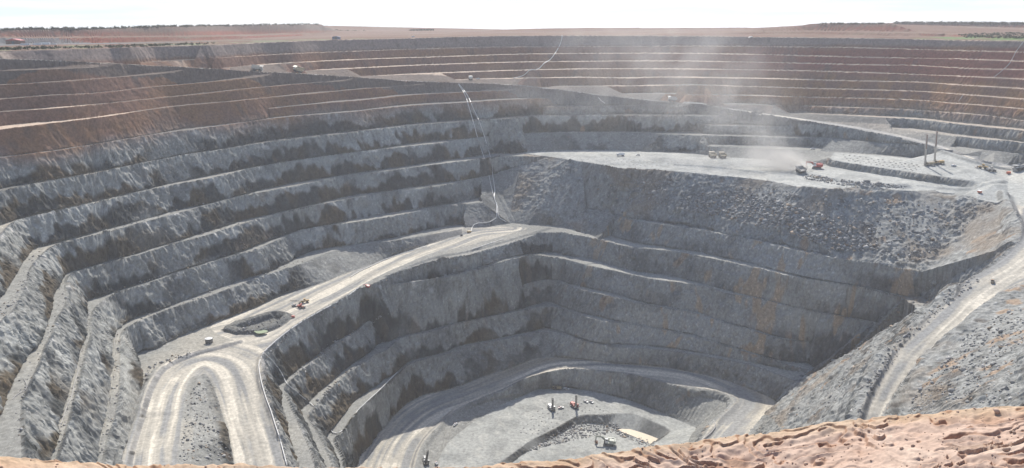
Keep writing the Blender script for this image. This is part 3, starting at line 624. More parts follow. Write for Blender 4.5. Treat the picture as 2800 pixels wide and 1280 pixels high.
# ------------------------------------------------------------------ sight-line lookup on the finished ground
SLOPE = GZ2 / np.hypot(GX2, GY2)
def hit(px, py):
    """where the sight line through a photo point meets the ground"""
    d = ray(px, py); a = math.atan2(d[0], d[1]); sl_ = d[2] / math.hypot(d[0], d[1])
    c = int(np.clip(np.searchsorted(AZ, a), 1, NC - 1)); c = c if abs(AZ[c] - a) < abs(AZ[c - 1] - a) else c - 1
    k = np.nonzero(SLOPE[c, 1:] >= sl_)[0]; k = int(k[0]) + 1 if len(k) else NR - 1
    z = GZ2[c, k]; t = z / d[2]
    if k < 1: return Vector((GX2[c, k], GY2[c, k], z))
    s0, s1 = SLOPE[c, k - 1], SLOPE[c, k]; f = 0.5 if s1 == s0 else float(np.clip((sl_ - s0) / (s1 - s0), 0, 1))
    r = (1 - f) * math.hypot(GX2[c, k - 1], GY2[c, k - 1]) + f * math.hypot(GX2[c, k], GY2[c, k])
    return Vector((r * math.sin(a), r * math.cos(a), (1 - f) * GZ2[c, k - 1] + f * GZ2[c, k]))
def gz(x, y):
    a = math.atan2(x, y); c = int(np.clip(round((a - AZ[0]) / (AZ[1] - AZ[0])), 0, NC - 1))
    return float(np.interp(math.hypot(x, y), GR[c], GZ2[c]))

# ------------------------------------------------------------------ the ledge of eroded soil in front of the look-out
def ledge():
    na, nr = 1500, 460
    px = np.linspace(-500, 3300, na)
    cy = np.interp(px, [-500, 0, 150, 300, 500, 700, 1000, 1150, 1300, 1450, 1600, 1700, 1800, 2000, 2150, 2300, 2500, 2650, 2800, 3300],
                   [1222, 1241, 1254, 1262, 1266, 1270, 1276, 1275, 1268, 1256, 1243, 1231, 1214, 1190, 1172, 1150, 1126, 1112, 1104, 1080])
    cy = cy + 2.0 * noise(px / 37, px * 0, None, 3) + 1.2 * noise(px / 11, px * 0, None, 4)
    rc = np.interp(px, [-500, 1400, 2000, 3300], [7.2, 7.8, 9.0, 9.6])
    az = np.zeros(na); zc = np.zeros(na)
    for i in range(na):
        v = at_r(px[i], cy[i], rc[i]); az[i] = math.atan2(v[0], v[1]); zc[i] = v[2]
    u = np.linspace(0, 1, nr); r = np.where(u[None] < 0.82, 3.0 + (rc[:, None] - 3.0) * (u[None] / 0.82) ** 0.62, rc[:, None] + (u[None] - 0.82) / 0.18 * 9.0)
    X = r * np.sin(az)[:, None]; Y = r * np.cos(az)[:, None]
    back = np.clip(r - rc[:, None], 0, None)
    Z = zc[:, None] - 0.03 * np.clip(rc[:, None] - r, 0, None) - 1.15 * back - 0.16 * np.exp(-np.clip(rc[:, None] - r, 0, None) / 0.5) * 0
    wx = X + 0.5 * fbm(X / 0.9, Y / 0.9, None, 2, 201); wy = Y + 0.5 * fbm(X / 0.9 + 9, Y / 0.9, None, 2, 203)
    q = 3.6 * fbm(wx / 0.75 + 0.7 * wy, wy / 0.50 + 0.25 * wx, None, 3, 207) + 0.5 * fbm(X / 0.13, Y / 0.11, None, 2, 209)
    pat = sstep(-0.25, 0.15, fbm(X / 0.9 + 5, Y / 0.6, None, 2, 219))
    fr = q - np.floor(q); terr = np.floor(q) + sstep(0.80, 0.98, fr)
    scarp = sstep(0.76, 0.84, fr) * (1 - sstep(0.96, 1.0, fr))
    rill = 1 - np.abs(fbm(wx / 0.85 + 0.5 * wy, wy / 0.55, None, 3, 211)); rill = sstep(0.93, 1.0, rill) * sstep(0.0, 0.4, fbm(X / 1.7, Y / 1.7, None, 2, 215))
    soft = fbm(X / 0.5, Y / 0.5, None, 3, 213); grain = fbm(X / 0.045, Y / 0.045, None, 2, 217)
    fade = np.exp(-back / 2.0)
    near_c = sstep(0.0, 0.35, rc[:, None] - r)
    Z = Z - 0.012 + (0.060 * (terr - q) * (0.35 + 0.65 * near_c) * (0.25 + 0.75 * pat) - 0.05 * rill * near_c + 0.035 * soft + 0.007 * grain + 0.009 * fbm(X / 0.14, Y / 0.12, None, 3, 221)) * fade
    cl = np.zeros(X.shape + (3,), np.float32) + np.array((0.50, 0.365, 0.285), np.float32)
    cl = lay(cl, np.array((0.56, 0.43, 0.34), np.float32), sstep(0.0, 0.5, soft))
    cl = lay(cl, np.array((0.42, 0.275, 0.195), np.float32), sstep(0.05, 0.5, -soft))
    cl = lay(cl, np.array((0.50, 0.37, 0.235), np.float32), (1 - near_c) * 0.6)
    cl = lay(cl, np.array((0.36, 0.185, 0.105), np.float32), np.clip(scarp * pat + 0.7 * rill, 0, 1) * 0.6)
    cl *= (1 + 0.10 * grain)[..., None]
    i2 = np.arange(na - 1)[:, None] * nr + np.arange(nr - 1)[None]
    q4 = np.stack([i2, i2 + nr, i2 + nr + 1, i2 + 1], -1).reshape(-1, 4).astype(np.int32)
    me = bpy.data.meshes.new("embankment"); me.vertices.add(na * nr); me.vertices.foreach_set("co", np.stack([X, Y, Z], -1).astype(np.float32).ravel())
    me.loops.add(q4.size); me.loops.foreach_set("vertex_index", q4.ravel()); me.polygons.add(len(q4)); me.polygons.foreach_set("loop_start", np.arange(0, q4.size, 4, dtype=np.int32))
    ca = me.color_attributes.new("albedo", 'FLOAT_COLOR', 'POINT')
    ca.data.foreach_set("color", np.concatenate([np.clip(cl, 0.02, 0.8), np.ones(X.shape + (1,))], -1).astype(np.float32).ravel())
    me.update(calc_edges=True); me.shade_smooth()
    m = M_GROUND.copy(); m.name = "soil"; m.node_tree.nodes["Noise Texture"].inputs["Scale"].default_value = 26.0
    m.node_tree.nodes["Map Range"].inputs[3].default_value = 0.86; m.node_tree.nodes["Map Range"].inputs[4].default_value = 1.14
    me.materials.append(m); ob = bpy.data.objects.new("embankment", me); COL.objects.link(ob); structure(ob)
ledge()

# ------------------------------------------------------------------ haze
def box_mesh(name, lo, hi):
    me = bpy.data.meshes.new(name)
    v = [(x, y, z) for z in (lo[2], hi[2]) for x, y in ((lo[0], lo[1]), (hi[0], lo[1]), (hi[0], hi[1]), (lo[0], hi[1]))]
    me.from_pydata(v, [], [(0, 3, 2, 1), (4, 5, 6, 7), (0, 1, 5, 4), (1, 2, 6, 5), (2, 3, 7, 6), (3, 0, 4, 7)])
    ob = bpy.data.objects.new(name, me); COL.objects.link(ob); return ob
hz = box_mesh("haze", (-90000, -400, -420), (90000, 99000, 45)); hz["kind"] = "stuff"
m = bpy.data.materials.new("haze"); m.use_nodes = True; t = m.node_tree; t.nodes.clear()
pv = t.nodes.new("ShaderNodeVolumePrincipled"); pv.inputs["Color"].default_value = (0.97, 0.97, 1.0, 1); pv.inputs["Density"].default_value = 0.00010; pv.inputs["Anisotropy"].default_value = 0.35
mo = t.nodes.new("ShaderNodeOutputMaterial"); t.links.new(pv.outputs[0], mo.inputs["Volume"]); hz.data.materials.append(m)

# ------------------------------------------------------------------ materials of the machines
def mat(name, c, rough=0.6, metal=0.0, dirt=0.25, dust=(0.42, 0.40, 0.37)):
    m = bpy.data.materials.new(name); m.use_nodes = True; t = m.node_tree; b = t.nodes["Principled BSDF"]
    b.inputs["Roughness"].default_value = rough; b.inputs["Metallic"].default_value = metal
    n = t.nodes.new("ShaderNodeTexNoise"); n.inputs["Scale"].default_value = 1.4; n.inputs["Detail"].default_value = 6
    tc = t.nodes.new("ShaderNodeTexCoord"); t.links.new(tc.outputs["Object"], n.inputs["Vector"])
    mr = t.nodes.new("ShaderNodeMapRange"); mr.inputs[1].default_value = 0.42; mr.inputs[2].default_value = 0.75; mr.inputs[3].default_value = 0.0; mr.inputs[4].default_value = min(1.0, dirt * 2.4)
    t.links.new(n.outputs[0], mr.inputs[0])
    x = t.nodes.new("ShaderNodeMix"); x.data_type = 'RGBA'; t.links.new(mr.outputs[0], x.inputs[0]); x.inputs[6].default_value = (*c, 1); x.inputs[7].default_value = (*dust, 1)
    t.links.new(x.outputs[2], b.inputs["Base Color"]); return m
M = dict(yellow=mat("yellow_paint", (0.45, 0.27, 0.05), dirt=0.4), ochre=mat("dusty_yellow_paint", (0.38, 0.30, 0.17), dirt=0.5), white=mat("white_paint", (0.78, 0.78, 0.76), 0.4, dirt=0.12),
         red=mat("red_paint", (0.48, 0.05, 0.03), 0.5, dirt=0.2), orange=mat("orange_paint", (0.60, 0.12, 0.04), 0.5, dirt=0.15), black=mat("black_rubber", (0.03, 0.03, 0.03), 0.9, dirt=0.25),
         steel=mat("dark_steel", (0.11, 0.11, 0.11), 0.6, 0.3, 0.3), grey=mat("grey_paint", (0.33, 0.34, 0.34), 0.5, dirt=0.3), green=mat("pale_green_paint", (0.40, 0.43, 0.37), 0.5, dirt=0.25),
         glass=mat("cab_glass", (0.03, 0.04, 0.05), 0.1, dirt=0.05), rust=mat("rusty_steel", (0.22, 0.11, 0.07), 0.8, 0.1, 0.3), pipe=mat("white_poly_pipe", (0.72, 0.71, 0.68), 0.45, dirt=0.15),
         dusty=mat("dust_coated_paint", (0.52, 0.48, 0.42), 0.85, dirt=0.5), blue=mat("blue_sheeting", (0.14, 0.17, 0.26), 0.8), hose=mat("dark_hose", (0.09, 0.08, 0.08), 0.8), palehose=mat("pale_hose", (0.40, 0.39, 0.38), 0.7))
class MB:
    def __init__(s): s.v = []; s.f = []
    def hexa(s, p):
        n = len(s.v); s.v += [tuple(q) for q in p]
        s.f += [tuple(n + i for i in f) for f in ((0, 3, 2, 1), (4, 5, 6, 7), (0, 1, 5, 4), (1, 2, 6, 5), (2, 3, 7, 6), (3, 0, 4, 7))]; return s
    def box(s, x0, x1, y0, y1, z0, z1, tx=0.0, ty=0.0):
        """box; tx, ty pull the top edges in"""
        return s.hexa([(x0, y0, z0), (x1, y0, z0), (x1, y1, z0), (x0, y1, z0), (x0 + tx, y0 + ty, z1), (x1 - tx, y0 + ty, z1), (x1 - tx, y1 - ty, z1), (x0 + tx, y1 - ty, z1)])
    def prism(s, prof, y0, y1):
        """closed side profile (x, z) pulled across y"""
        n = len(s.v); k = len(prof); s.v += [(x, y0, z) for x, z in prof] + [(x, y1, z) for x, z in prof]
        s.f += [tuple(range(n + k - 1, n - 1, -1)), tuple(range(n + k, n + 2 * k))]
        s.f += [(n + i, n + (i + 1) % k, n + k + (i + 1) % k, n + k + i) for i in range(k)]; return s
    def tube(s, a, b, r, n=8, r2=None):
        a = Vector(a); b = Vector(b); d = (b - a).normalized(); u = d.orthogonal().normalized(); w_ = d.cross(u); m = len(s.v); r2 = r if r2 is None else r2
        for c, q in ((a, r), (b, r2)):
            s.v += [tuple(c + (u * math.cos(2 * math.pi * i / n) + w_ * math.sin(2 * math.pi * i / n)) * q) for i in range(n)]
        s.f += [(m + i, m + (i + 1) % n, m + n + (i + 1) % n, m + n + i) for i in range(n)] + [tuple(range(m + n - 1, m - 1, -1)), tuple(range(m + n, m + 2 * n))]; return s
    def beam(s, a, b, wd, h=None):
        a = Vector(a); b = Vector(b); d = (b - a).normalized(); u = d.cross(Vector((0, 1, 0))); u = u.normalized() if u.length > 1e-3 else Vector((1, 0, 0)); v = d.cross(u).normalized(); h = h or wd
        return s.hexa([tuple(c + u * (i * h / 2) + v * (j * wd / 2)) for c in (a, b) for i, j in ((-1, -1), (1, -1), (1, 1), (-1, 1))])
    def path(s, pts, r, n=6):
        pts = [Vector(p) for p in pts]; m = len(s.v)
        for k, p in enumerate(pts):
            d = (pts[min(k + 1, len(pts) - 1)] - pts[max(k - 1, 0)]).normalized(); u = d.cross(Vector((0, 0, 1))); u = u.normalized() if u.length > 1e-3 else Vector((1, 0, 0)); w_ = u.cross(d)
            s.v += [tuple(p + (u * math.cos(2 * math.pi * i / n) + w_ * math.sin(2 * math.pi * i / n)) * r) for i in range(n)]
        for k in range(len(pts) - 1):
            s.f += [(m + k * n + i, m + k * n + (i + 1) % n, m + (k + 1) * n + (i + 1) % n, m + (k + 1) * n + i) for i in range(n)]
        s.f += [tuple(range(m + n - 1, m - 1, -1)), tuple(range(m + (len(pts) - 1) * n, m + len(pts) * n))]; return s
    def mesh(s, name, m):
        me = bpy.data.meshes.new(name); me.from_pydata(s.v, [], s.f); me.materials.append(m); me.update(); return me
    def build(s, name, m, parent=None):
        ob = bpy.data.objects.new(name, s.mesh(name, m)); COL.objects.link(ob)
        if parent: ob.parent = parent
        return ob
def tag(o, label, cat, group=None):
    o["label"] = label; o["category"] = cat
    if group: o["group"] = group
    return o
def empty(name): o = bpy.data.objects.new(name, None); o.empty_display_size = 0.5; COL.objects.link(o); return o
def copy_tree(o, parent=None):
    c = o.copy(); COL.objects.link(c)
    if parent is not None: c.parent = parent
    for ch in list(o.children): copy_tree(ch, c)
    return c
def put(o, px, py, heading, s=1.0, tilt=True, dz=0.0):
    """stand a thing on the ground where the photo shows its foot; heading in degrees, 0 = to the right, 90 = away"""
    p = hit(px, py); a = math.radians(heading); e = 3.0
    o.location = (p.x, p.y, p.z + dz); h = Vector((math.cos(a), math.sin(a), 0)); l = Vector((-h.y, h.x, 0))
    if tilt:
        g = lambda d, q: max(-0.2, min(0.2, (gz(p.x + d.x * q, p.y + d.y * q) - gz(p.x - d.x * q, p.y - d.y * q)) / (2 * q)))
        h = Vector((h.x, h.y, g(h, e))).normalized(); l = Vector((l.x, l.y, g(l, e))); l = (l - h * l.dot(h)).normalized()
    z = h.cross(l); o.rotation_euler = Matrix((h, l, z)).transposed().to_euler(); o.scale = (s, s, s); return o
def wheel(parent, x, y, r, wd, name="wheel", tread=True):
    w_ = empty(name); w_.parent = parent; w_.location = (x, y, r)
    t_ = MB(); n = 14
    ring = [(r * 0.62, -wd / 2), (r * 0.95, -wd / 2), (r, -wd * 0.36), (r, wd * 0.36), (r * 0.95, wd / 2), (r * 0.62, wd / 2)]
    for i in range(n):
        a = 2 * math.pi * i / n; t_.v += [(q * math.cos(a), yy, q * math.sin(a)) for q, yy in ring]
    k = len(ring)
    for i in range(n):
        j = (i + 1) % n; t_.f += [(i * k + q, i * k + (q + 1) % k, j * k + (q + 1) % k, j * k + q) for q in range(k)]
    t_.build("tyre", M["black"], w_)
    MB().tube((0, -wd * 0.40, 0), (0, wd * 0.40, 0), r * 0.63, 12).tube((0, -wd * 0.46, 0), (0, wd * 0.46, 0), r * 0.28, 8).build("rim", M["steel"], w_)
    return w_

def haul_truck(paint="ochre", load=False):
    """rigid dump truck, nose along +x"""
    t = empty("haul_truck")
    MB().beam((-5.2, 1.0, 2.0), (5.0, 1.0, 2.0), 0.6, 0.9).beam((-5.2, -1.0, 2.0), (5.0, -1.0, 2.0), 0.6, 0.9).tube((-2.6, -2.6, 1.55), (-2.6, 2.6, 1.55), 0.6).tube((3.2, -2.6, 1.55), (3.2, 2.6, 1.55), 0.4).box(-0.8, 1.6, 1.4, 2.6, 1.4, 2.6).build("chassis", M["steel"], t)
    b = MB().prism([(-6.2, 3.5), (-5.4, 2.75), (2.1, 3.1), (2.6, 5.6), (6.0, 6.25), (6.0, 6.5), (2.2, 6.15), (1.7, 3.5), (-5.2, 3.15), (-6.0, 3.75)], -3.2, 3.2)
    for s in (-1, 1):
        b.prism([(-6.2, 3.5), (-5.4, 2.75), (2.1, 3.1), (2.6, 5.7), (-5.9, 5.2)], 3.2 * s - 0.14, 3.2 * s + 0.14)
        for x in (-4.4, -2.9, -1.4, 0.1): b.box(x - 0.18, x + 0.18, 3.3 * s - 0.16, 3.3 * s + 0.16, 3.0, 5.35)
    bo = b.build("dump_body", M[paint], t)
    MB().box(2.5, 5.4, -1.5, 1.5, 2.2, 3.9, 0.1, 0.1).box(2.4, 5.3, -3.3, 3.3, 3.95, 4.12).box(5.3, 5.6, -1.3, 1.3, 1.5, 3.6).box(5.1, 5.8, -3.2, 3.2, 1.0, 1.5).build("hood", M[paint], t)
    c = MB().box(2.9, 4.8, 0.8, 2.9, 4.12, 5.9, 0.12, 0.08).build("cab", M["white"], t)
    MB().box(4.66, 4.83, 0.95, 2.75, 4.75, 5.6).box(3.2, 4.4, 2.84, 2.93, 4.75, 5.6).build("window", M["glass"], c)
    MB().beam((5.7, 2.6, 1.2), (5.3, 2.6, 4.1), 0.12).beam((5.7, 1.9, 1.2), (5.3, 1.9, 4.1), 0.12).beam((5.3, -3.2, 5.1), (5.3, 3.2, 5.1), 0.07).beam((5.3, -3.2, 4.1), (5.3, -3.2, 5.1), 0.07).beam((5.3, 0, 4.1), (5.3, 0, 5.1), 0.07).build("handrail", M["steel"], t)
    for y in (-2.0, 2.0): MB().box(5.55, 5.65, y - 0.3, y + 0.3, 1.9, 2.3).build("headlight", M["white"], t)
    for y in (-2.75, 2.75): wheel(t, 3.2, y, 1.55, 1.1)
    for y in (-2.9, -1.65, 1.65, 2.9): wheel(t, -2.6, y, 1.55, 1.05)
    return t
def excavator(body="green", arm="green", bucket="rust", cabm="white", swing=0.0, reach=True):
    """hydraulic mining shovel in backhoe form; arm along +x of the house"""
    t = empty("mining_excavator"); R = Matrix.Rotation(swing, 4, 'Z')
    for y in (-2.6, 2.6):
        MB().prism([(-4.2, 0.5), (-3.7, 0.05), (3.7, 0.05), (4.2, 0.5), (4.2, 1.4), (3.6, 1.9), (-3.6, 1.9), (-4.2, 1.4)], y - 0.75, y + 0.75).build("track", M["steel"], t)
    MB().box(-2.2, 2.2, -2.0, 2.0, 0.9, 1.9).tube((0, 0, 1.9), (0, 0, 2.3), 1.8, 14).build("undercarriage", M["steel"], t)
    def p(mb, name, mt, par=t): 
        o = mb.build(name, M[mt], par); o.matrix_local = R if par is t else o.matrix_local; return o
    p(MB().box(-5.0, 2.6, -3.2, 3.2, 2.3, 3.0).box(-4.9, 1.4, -3.1, -0.9, 3.0, 5.4, 0.1, 0.1).box(-4.9, -0.6, -0.8, 3.1, 3.0, 5.2, 0.1, 0.1).box(-5.9, -4.9, -3.0, 3.0, 2.4, 5.0, 0.1, 0.2).box(-3.8, -2.6, -2.4, -1.4, 5.4, 5.9), "engine_house", body)
    c = p(MB().box(0.2, 2.7, 1.1, 3.2, 3.0, 4.1).box(0.3, 2.8, 1.1, 3.1, 4.1, 6.3, 0.1, 0.08), "cab", cabm)
    MB().box(2.62, 2.82, 1.25, 2.95, 4.7, 6.0).box(0.6, 2.4, 3.0, 3.13, 4.9, 6.0).build("window", M["glass"], c)
    p(MB().beam((-4.9, -3.1, 6.2), (1.4, -3.1, 6.2), 0.08).beam((-4.9, 3.1, 6.1), (0, 3.1, 6.1), 0.08).beam((-4.9, -3.1, 6.16), (-4.9, 3.1, 6.06), 0.08).beam((-4.9, -3.1, 5.4), (-4.9, -3.1, 6.2), 0.08).beam((-1.8, -3.1, 5.4), (-1.8, -3.1, 6.2), 0.08).beam((1.3, -3.1, 5.4), (1.3, -3.1, 6.2), 0.08).beam((-4.9, 3.1, 5.2), (-4.9, 3.1, 6.1), 0.08), "handrail", "steel")
    p(MB().beam((1.8, 3.3, 3.0), (3.2, 3.9, 0.4), 0.7, 0.12), "ladder", "grey")
    if reach:
        p(MB().beam((1.9, -0.1, 3.2), (5.6, -0.1, 6.6), 1.1, 1.3).beam((5.4, -0.1, 6.5), (10.0, -0.1, 6.3), 1.0, 1.1), "boom", arm)
        p(MB().beam((10.3, -0.1, 7.2), (10.9, -0.1, 1.9), 0.85, 0.95), "stick", arm)
        p(MB().tube((2.6, -0.9, 3.0), (6.0, -0.9, 6.2), 0.22).tube((2.6, 0.7, 3.0), (6.0, 0.7, 6.2), 0.22).tube((6.4, -0.1, 7.3), (10.2, -0.1, 7.3), 0.2), "cylinder", "steel")
        p(MB().prism([(11.6, 2.2), (10.2, 2.2), (9.0, 1.2), (8.9, 0.1), (9.6, -0.5), (10.1, -0.35), (9.5, 0.4), (9.7, 1.2), (10.6, 1.7)], -1.5, 1.4).prism([(11.6, 2.2), (10.2, 2.2), (9.0, 1.2), (8.9, 0.1), (10.0, -0.4), (11.4, 1.6)], -1.6, -1.45).prism([(11.6, 2.2), (10.2, 2.2), (9.0, 1.2), (8.9, 0.1), (10.0, -0.4), (11.4, 1.6)], 1.35, 1.5), "bucket", bucket)
    return t
def drill_rig(body="ochre", mast="steel", h=13.0, top=None, lowered=False):
    """tracked blast-hole drill, mast at the +x end"""
    t = empty("drill_rig")
    for y in (-1.7, 1.7): MB().prism([(-2.9, 0.4), (-2.5, 0.05), (2.5, 0.05), (2.9, 0.4), (2.9, 0.9), (2.4, 1.25), (-2.4, 1.25), (-2.9, 0.9)], y - 0.4, y + 0.4).build("track", M["steel"], t)
    MB().box(-5.2, 4.4, -2.0, 2.0, 1.35, 1.75).build("deck", M["steel"], t)
    MB().box(-5.0, -0.6, -1.6, 1.6, 1.75, 3.7, 0.15, 0.1).box(-0.4, 1.4, -1.9, -0.6, 1.75, 3.0, 0.05, 0.05).tube((-3.5, 0.9, 3.7), (-3.5, 0.9, 4.4), 0.18).build("engine_house", M[body], t)
    c = MB().box(1.6, 3.4, 0.7, 2.3, 1.75, 4.0, 0.1, 0.05).build("cab", M[body], t)
    MB().box(3.28, 3.44, 0.85, 2.15, 2.6, 3.7).box(1.9, 3.1, 2.24, 2.34, 2.6, 3.7).build("window", M["glass"], c)
    for x, y in ((-4.8, -1.8), (-4.8, 1.8), (4.0, -1.8), (4.0, 1.8)): MB().tube((x, y, 0.0), (x, y, 1.6), 0.16).tube((x, y, 0), (x, y, 0.15), 0.45).build("jack", M["steel"], t)
    m_ = MB(); q = 0.6
    P_ = (lambda x, y, z: (x, y, z)) if not lowered else (lambda x, y, z: (4.6 - z, y, 4.0 + (x - 3.6)))
    for dx in (-q, q):
        for dy in (-q, q): m_.beam(P_(3.6 + dx, dy - 0.6, 0.3), P_(3.6 + dx, dy - 0.6, h), 0.26)
    n = 8
    for k in range(n):
        z0 = 0.8 + (h - 1.2) * k / n; z1 = 0.8 + (h - 1.2) * (k + 1) / n
        for dy in (-q, q): m_.beam(P_(3.6 - q, dy - 0.6, z0), P_(3.6 + q, dy - 0.6, z1), 0.14).beam(P_(3.6 - q, dy - 0.6, z1), P_(3.6 + q, dy - 0.6, z1), 0.14)
        for dx in (-q, q): m_.beam(P_(3.6 + dx, -q - 0.6, z0), P_(3.6 + dx, q - 0.6, z1), 0.14)
    m_.beam(P_(3.6, -0.6, 0.1), P_(3.6, -0.6, h - 1.5), 0.45)
    mo_ = m_.build("mast", M[mast], t)
    if top: MB().beam(P_(3.6, -0.6, h * 0.55), P_(3.6, -0.6, h + 0.1), 1.36).build("mast_cladding", M[top], mo_)
    MB().beam((1.8, -1.2, 2.2), P_(3.2, -1.0, 6.5) if not lowered else (3.6, -1.2, 3.8), 0.2).beam((1.8, 0, 2.2), P_(3.2, -0.2, 6.5) if not lowered else (3.6, 0, 3.8), 0.2).build("mast_brace", M["steel"], t)
    return t
def ute(paint="white", tray="white", beacon=True, van=False):
    """light four-wheel drive with tray, nose along +x"""
    t = empty("light_vehicle")
    MB().prism([(-2.6, 0.55), (2.6, 0.55), (2.65, 1.0), (2.4, 1.18), (0.95, 1.25), (-2.6, 1.15)], -0.92, 0.92).build("body", M[paint], t)
    x0 = -2.5 if van else -0.75
    c = MB().prism([(x0, 1.15), (1.15, 1.22), (0.45, 1.92), (x0 + 0.15, 1.95)], -0.85, 0.85).build("cab", M[paint], t)
    MB().prism([(1.12, 1.27), (1.20, 1.27), (0.52, 1.86), (0.44, 1.86)], -0.75, 0.75).prism([(x0 + 0.25, 1.3), (0.85, 1.3), (0.4, 1.8), (x0 + 0.3, 1.8)], -0.88, 0.88).build("window", M["glass"], c)
    if not van: MB().box(-2.75, -0.8, -1.0, 1.0, 1.05, 1.15).box(-2.75, -2.68, -1.0, 1.0, 1.15, 1.5).box(-2.75, -0.8, -1.0, -0.94, 1.15, 1.5).box(-2.75, -0.8, 0.94, 1.0, 1.15, 1.5).box(-0.86, -0.8, -1.0, 1.0, 1.15, 1.9).build("tray", M[tray], t)
    if beacon: MB().box(-0.1, 0.1, -0.45, 0.45, 1.94, 2.06).tube((-0.7, 0.8, 1.1), (-0.7, 0.8, 4.2), 0.03).build("beacon_and_whip", M["orange"], t)
    for x in (-1.6, 1.6):
        for y in (-0.85, 0.85): wheel(t, x, y, 0.42, 0.28)
    return t
def tanker():
    t = empty("tanker_truck")
    MB().box(-4.6, 4.4, -0.6, 0.6, 0.9, 1.3).build("chassis", M["steel"], t)
    c = MB().box(2.6, 4.7, -1.25, 1.25, 1.0, 3.2, 0.1, 0.06).build("cab", M["white"], t)
    MB().box(4.56, 4.74, -1.1, 1.1, 2.1, 2.95).box(3.2, 4.3, -1.28, 1.28, 2.1, 2.9).build("window", M["glass"], c)
    MB().prism([(-4.5, 1.4), (2.3, 1.4), (2.3, 3.4), (1.9, 3.8), (-4.1, 3.8), (-4.5, 3.4)], -1.3, 1.3).box(-3.5, 1.5, -0.4, 0.4, 3.8, 4.05).build("tank", M["white"], t)
    for x in (-3.4, -2.0, 3.4):
        for y in (-1.05, 1.05): wheel(t, x, y, 0.55, 0.4)
    return t
def loader(paint="yellow", armup=False):
    """wheel loader, bucket along +x"""
    t = empty("wheel_loader")
    MB().box(-4.6, -0.4, -1.3, 1.3, 1.5, 3.0, 0.1, 0.12).box(-5.0, -4.4, -1.5, 1.5, 1.3, 2.6).box(-0.4, 2.6, -0.7, 0.7, 1.3, 2.1).build("body", M[paint], t)
    c = MB().box(-1.3, 0.9, -1.1, 1.1, 2.8, 4.4, 0.15, 0.12).box(-1.3, 1.1, -1.25, 1.25, 4.4, 4.55).build("cab", M[paint], t)
    MB().box(0.72, 0.86, -0.95, 0.95, 3.1, 4.2).box(-1.1, 0.6, -1.04, 1.04, 3.1, 4.2).build("window", M["glass"], c)
    z = 2.4 if armup else 0.6
    a = MB()
    for y in (-0.8, 0.8): a.beam((1.6, y, 2.5), (4.4, y, z + 0.5), 0.35, 0.5)
    a.build("lift_arm", M[paint], t)
    MB().prism([(4.2, z), (6.2, z - 0.35), (6.2, z - 0.2), (4.6, z + 0.2), (4.5, z + 1.3), (5.2, z + 1.8), (5.1, z + 1.9), (4.2, z + 1.4)], -2.0, 2.0).build("bucket", M["steel"], t)
    for x in (-2.6, 2.0):
        for y in (-1.5, 1.5): wheel(t, x, y, 1.1, 0.8)
    return t

# ------------------------------------------------------------------ machines where the photo shows them
hau = haul_truck("ochre")
tag(put(hau, 816, 198, 172), "tan haul truck driving left along the upper ramp, behind the other truck", "haul truck", "haul trucks in the pit")
def truck(px, py, hd, label, paint=None):
    o = copy_tree(hau); tag(put(o, px, py, hd), label, "haul truck", "haul trucks in the pit")
    if paint:
        for c in o.children:
            if c.name.split('.')[0] in ("dump_body", "hood"):
                c.data = c.data.copy(); c.data.materials[0] = M[paint]
    return o
truck(703, 194, 8, "tan haul truck nearest the left end of the upper ramp, pale canopy facing right", "dusty")
truck(1838, 277, 176, "white-canopied haul truck alone on the ramp of the far wall below the dust", "grey")
truck(1287, 218, 95, "dark haul truck seen end-on beside a white light vehicle on the far ramp", "grey").scale = (0.7, 0.7, 0.7)
truck(1948, 431, 92, "left one of two parked haul trucks showing their tails on the working bench")
truck(1975, 432, 92, "right one of two parked haul trucks showing their tails on the working bench")
truck(2172, 456, 172, "dust-covered haul truck half hidden in the dust cloud, the one farther back", "dusty")
truck(2190, 471, 100, "dust-covered haul truck tail-on at the foot of the dust cloud beside the red excavator", "dusty")
truck(2786, 466, 200, "haul truck at the right edge of the photo where the ramp meets the bench", "grey")
ex = excavator("green", "green", "rust", "white", 0.0)
tag(put(ex, 1664, 1216, 168), "pale green mining excavator with rusty bucket in the sump of the pit floor", "excavator")
ex2 = excavator("red", "red", "steel", "white", 0.0)
tag(put(ex2, 2233, 461, 150), "bright red mining excavator loading beside the dust cloud on the working bench", "excavator")
dr = drill_rig("white", "steel", 13.0)
tag(put(dr, 1508, 1120, -68), "left one of two drill rigs with upright dark masts on the pit floor", "drill rig", "blast-hole drill rigs")
def rig(px, py, hd, label, **kw):
    o = drill_rig(**kw) if kw else copy_tree(dr); return tag(put(o, px, py, hd), label, "drill rig", "blast-hole drill rigs")
rig(1571, 1114, -62, "red-bodied drill rig on the pit floor beside the two parked white utes", body="red", mast="steel", h=13.5)
rig(1163, 1266, -75, "drill rig with dark mast at the very bottom of the photo beside a white ute", body="grey", mast="steel", h=13.0)
rig(1521, 1064, 170, "drill rig with its mast laid down at the back of the pit floor", body="ochre", mast="steel", h=11.0, lowered=True)
rig(2540, 453, 168, "tall drill rig on the upper working bench, left one of the pair", body="ochre", mast="dusty", h=31.0, top="rust")
rig(2566, 449, 166, "tall drill rig on the upper working bench, right one of the pair", body="yellow", mast="dusty", h=33.0, top="rust")
u0_ = ute("white", "white")
tag(put(u0_, 1602, 1100, -55), "white ute on the pit floor, left one of two parked side by side", "ute", "light vehicles in the pit")
def lv(px, py, hd, label, **kw):
    o = ute(**kw) if kw else copy_tree(u0_); return tag(put(o, px, py, hd), label, "ute", "light vehicles in the pit")
lv(1617, 1101, -55, "right one of two white utes parked on the pit floor, grey tray", paint="white", tray="grey")
lv(1549, 1065, -25, "white ute beside the lowered drill rig at the back of the pit floor")
lv(1534, 1117, 12, "white and red service ute parked between the two upright drill rigs", paint="white", tray="red")
lv(1246, 1163, 62, "white ute alone on the left of the pit floor below the haul road")
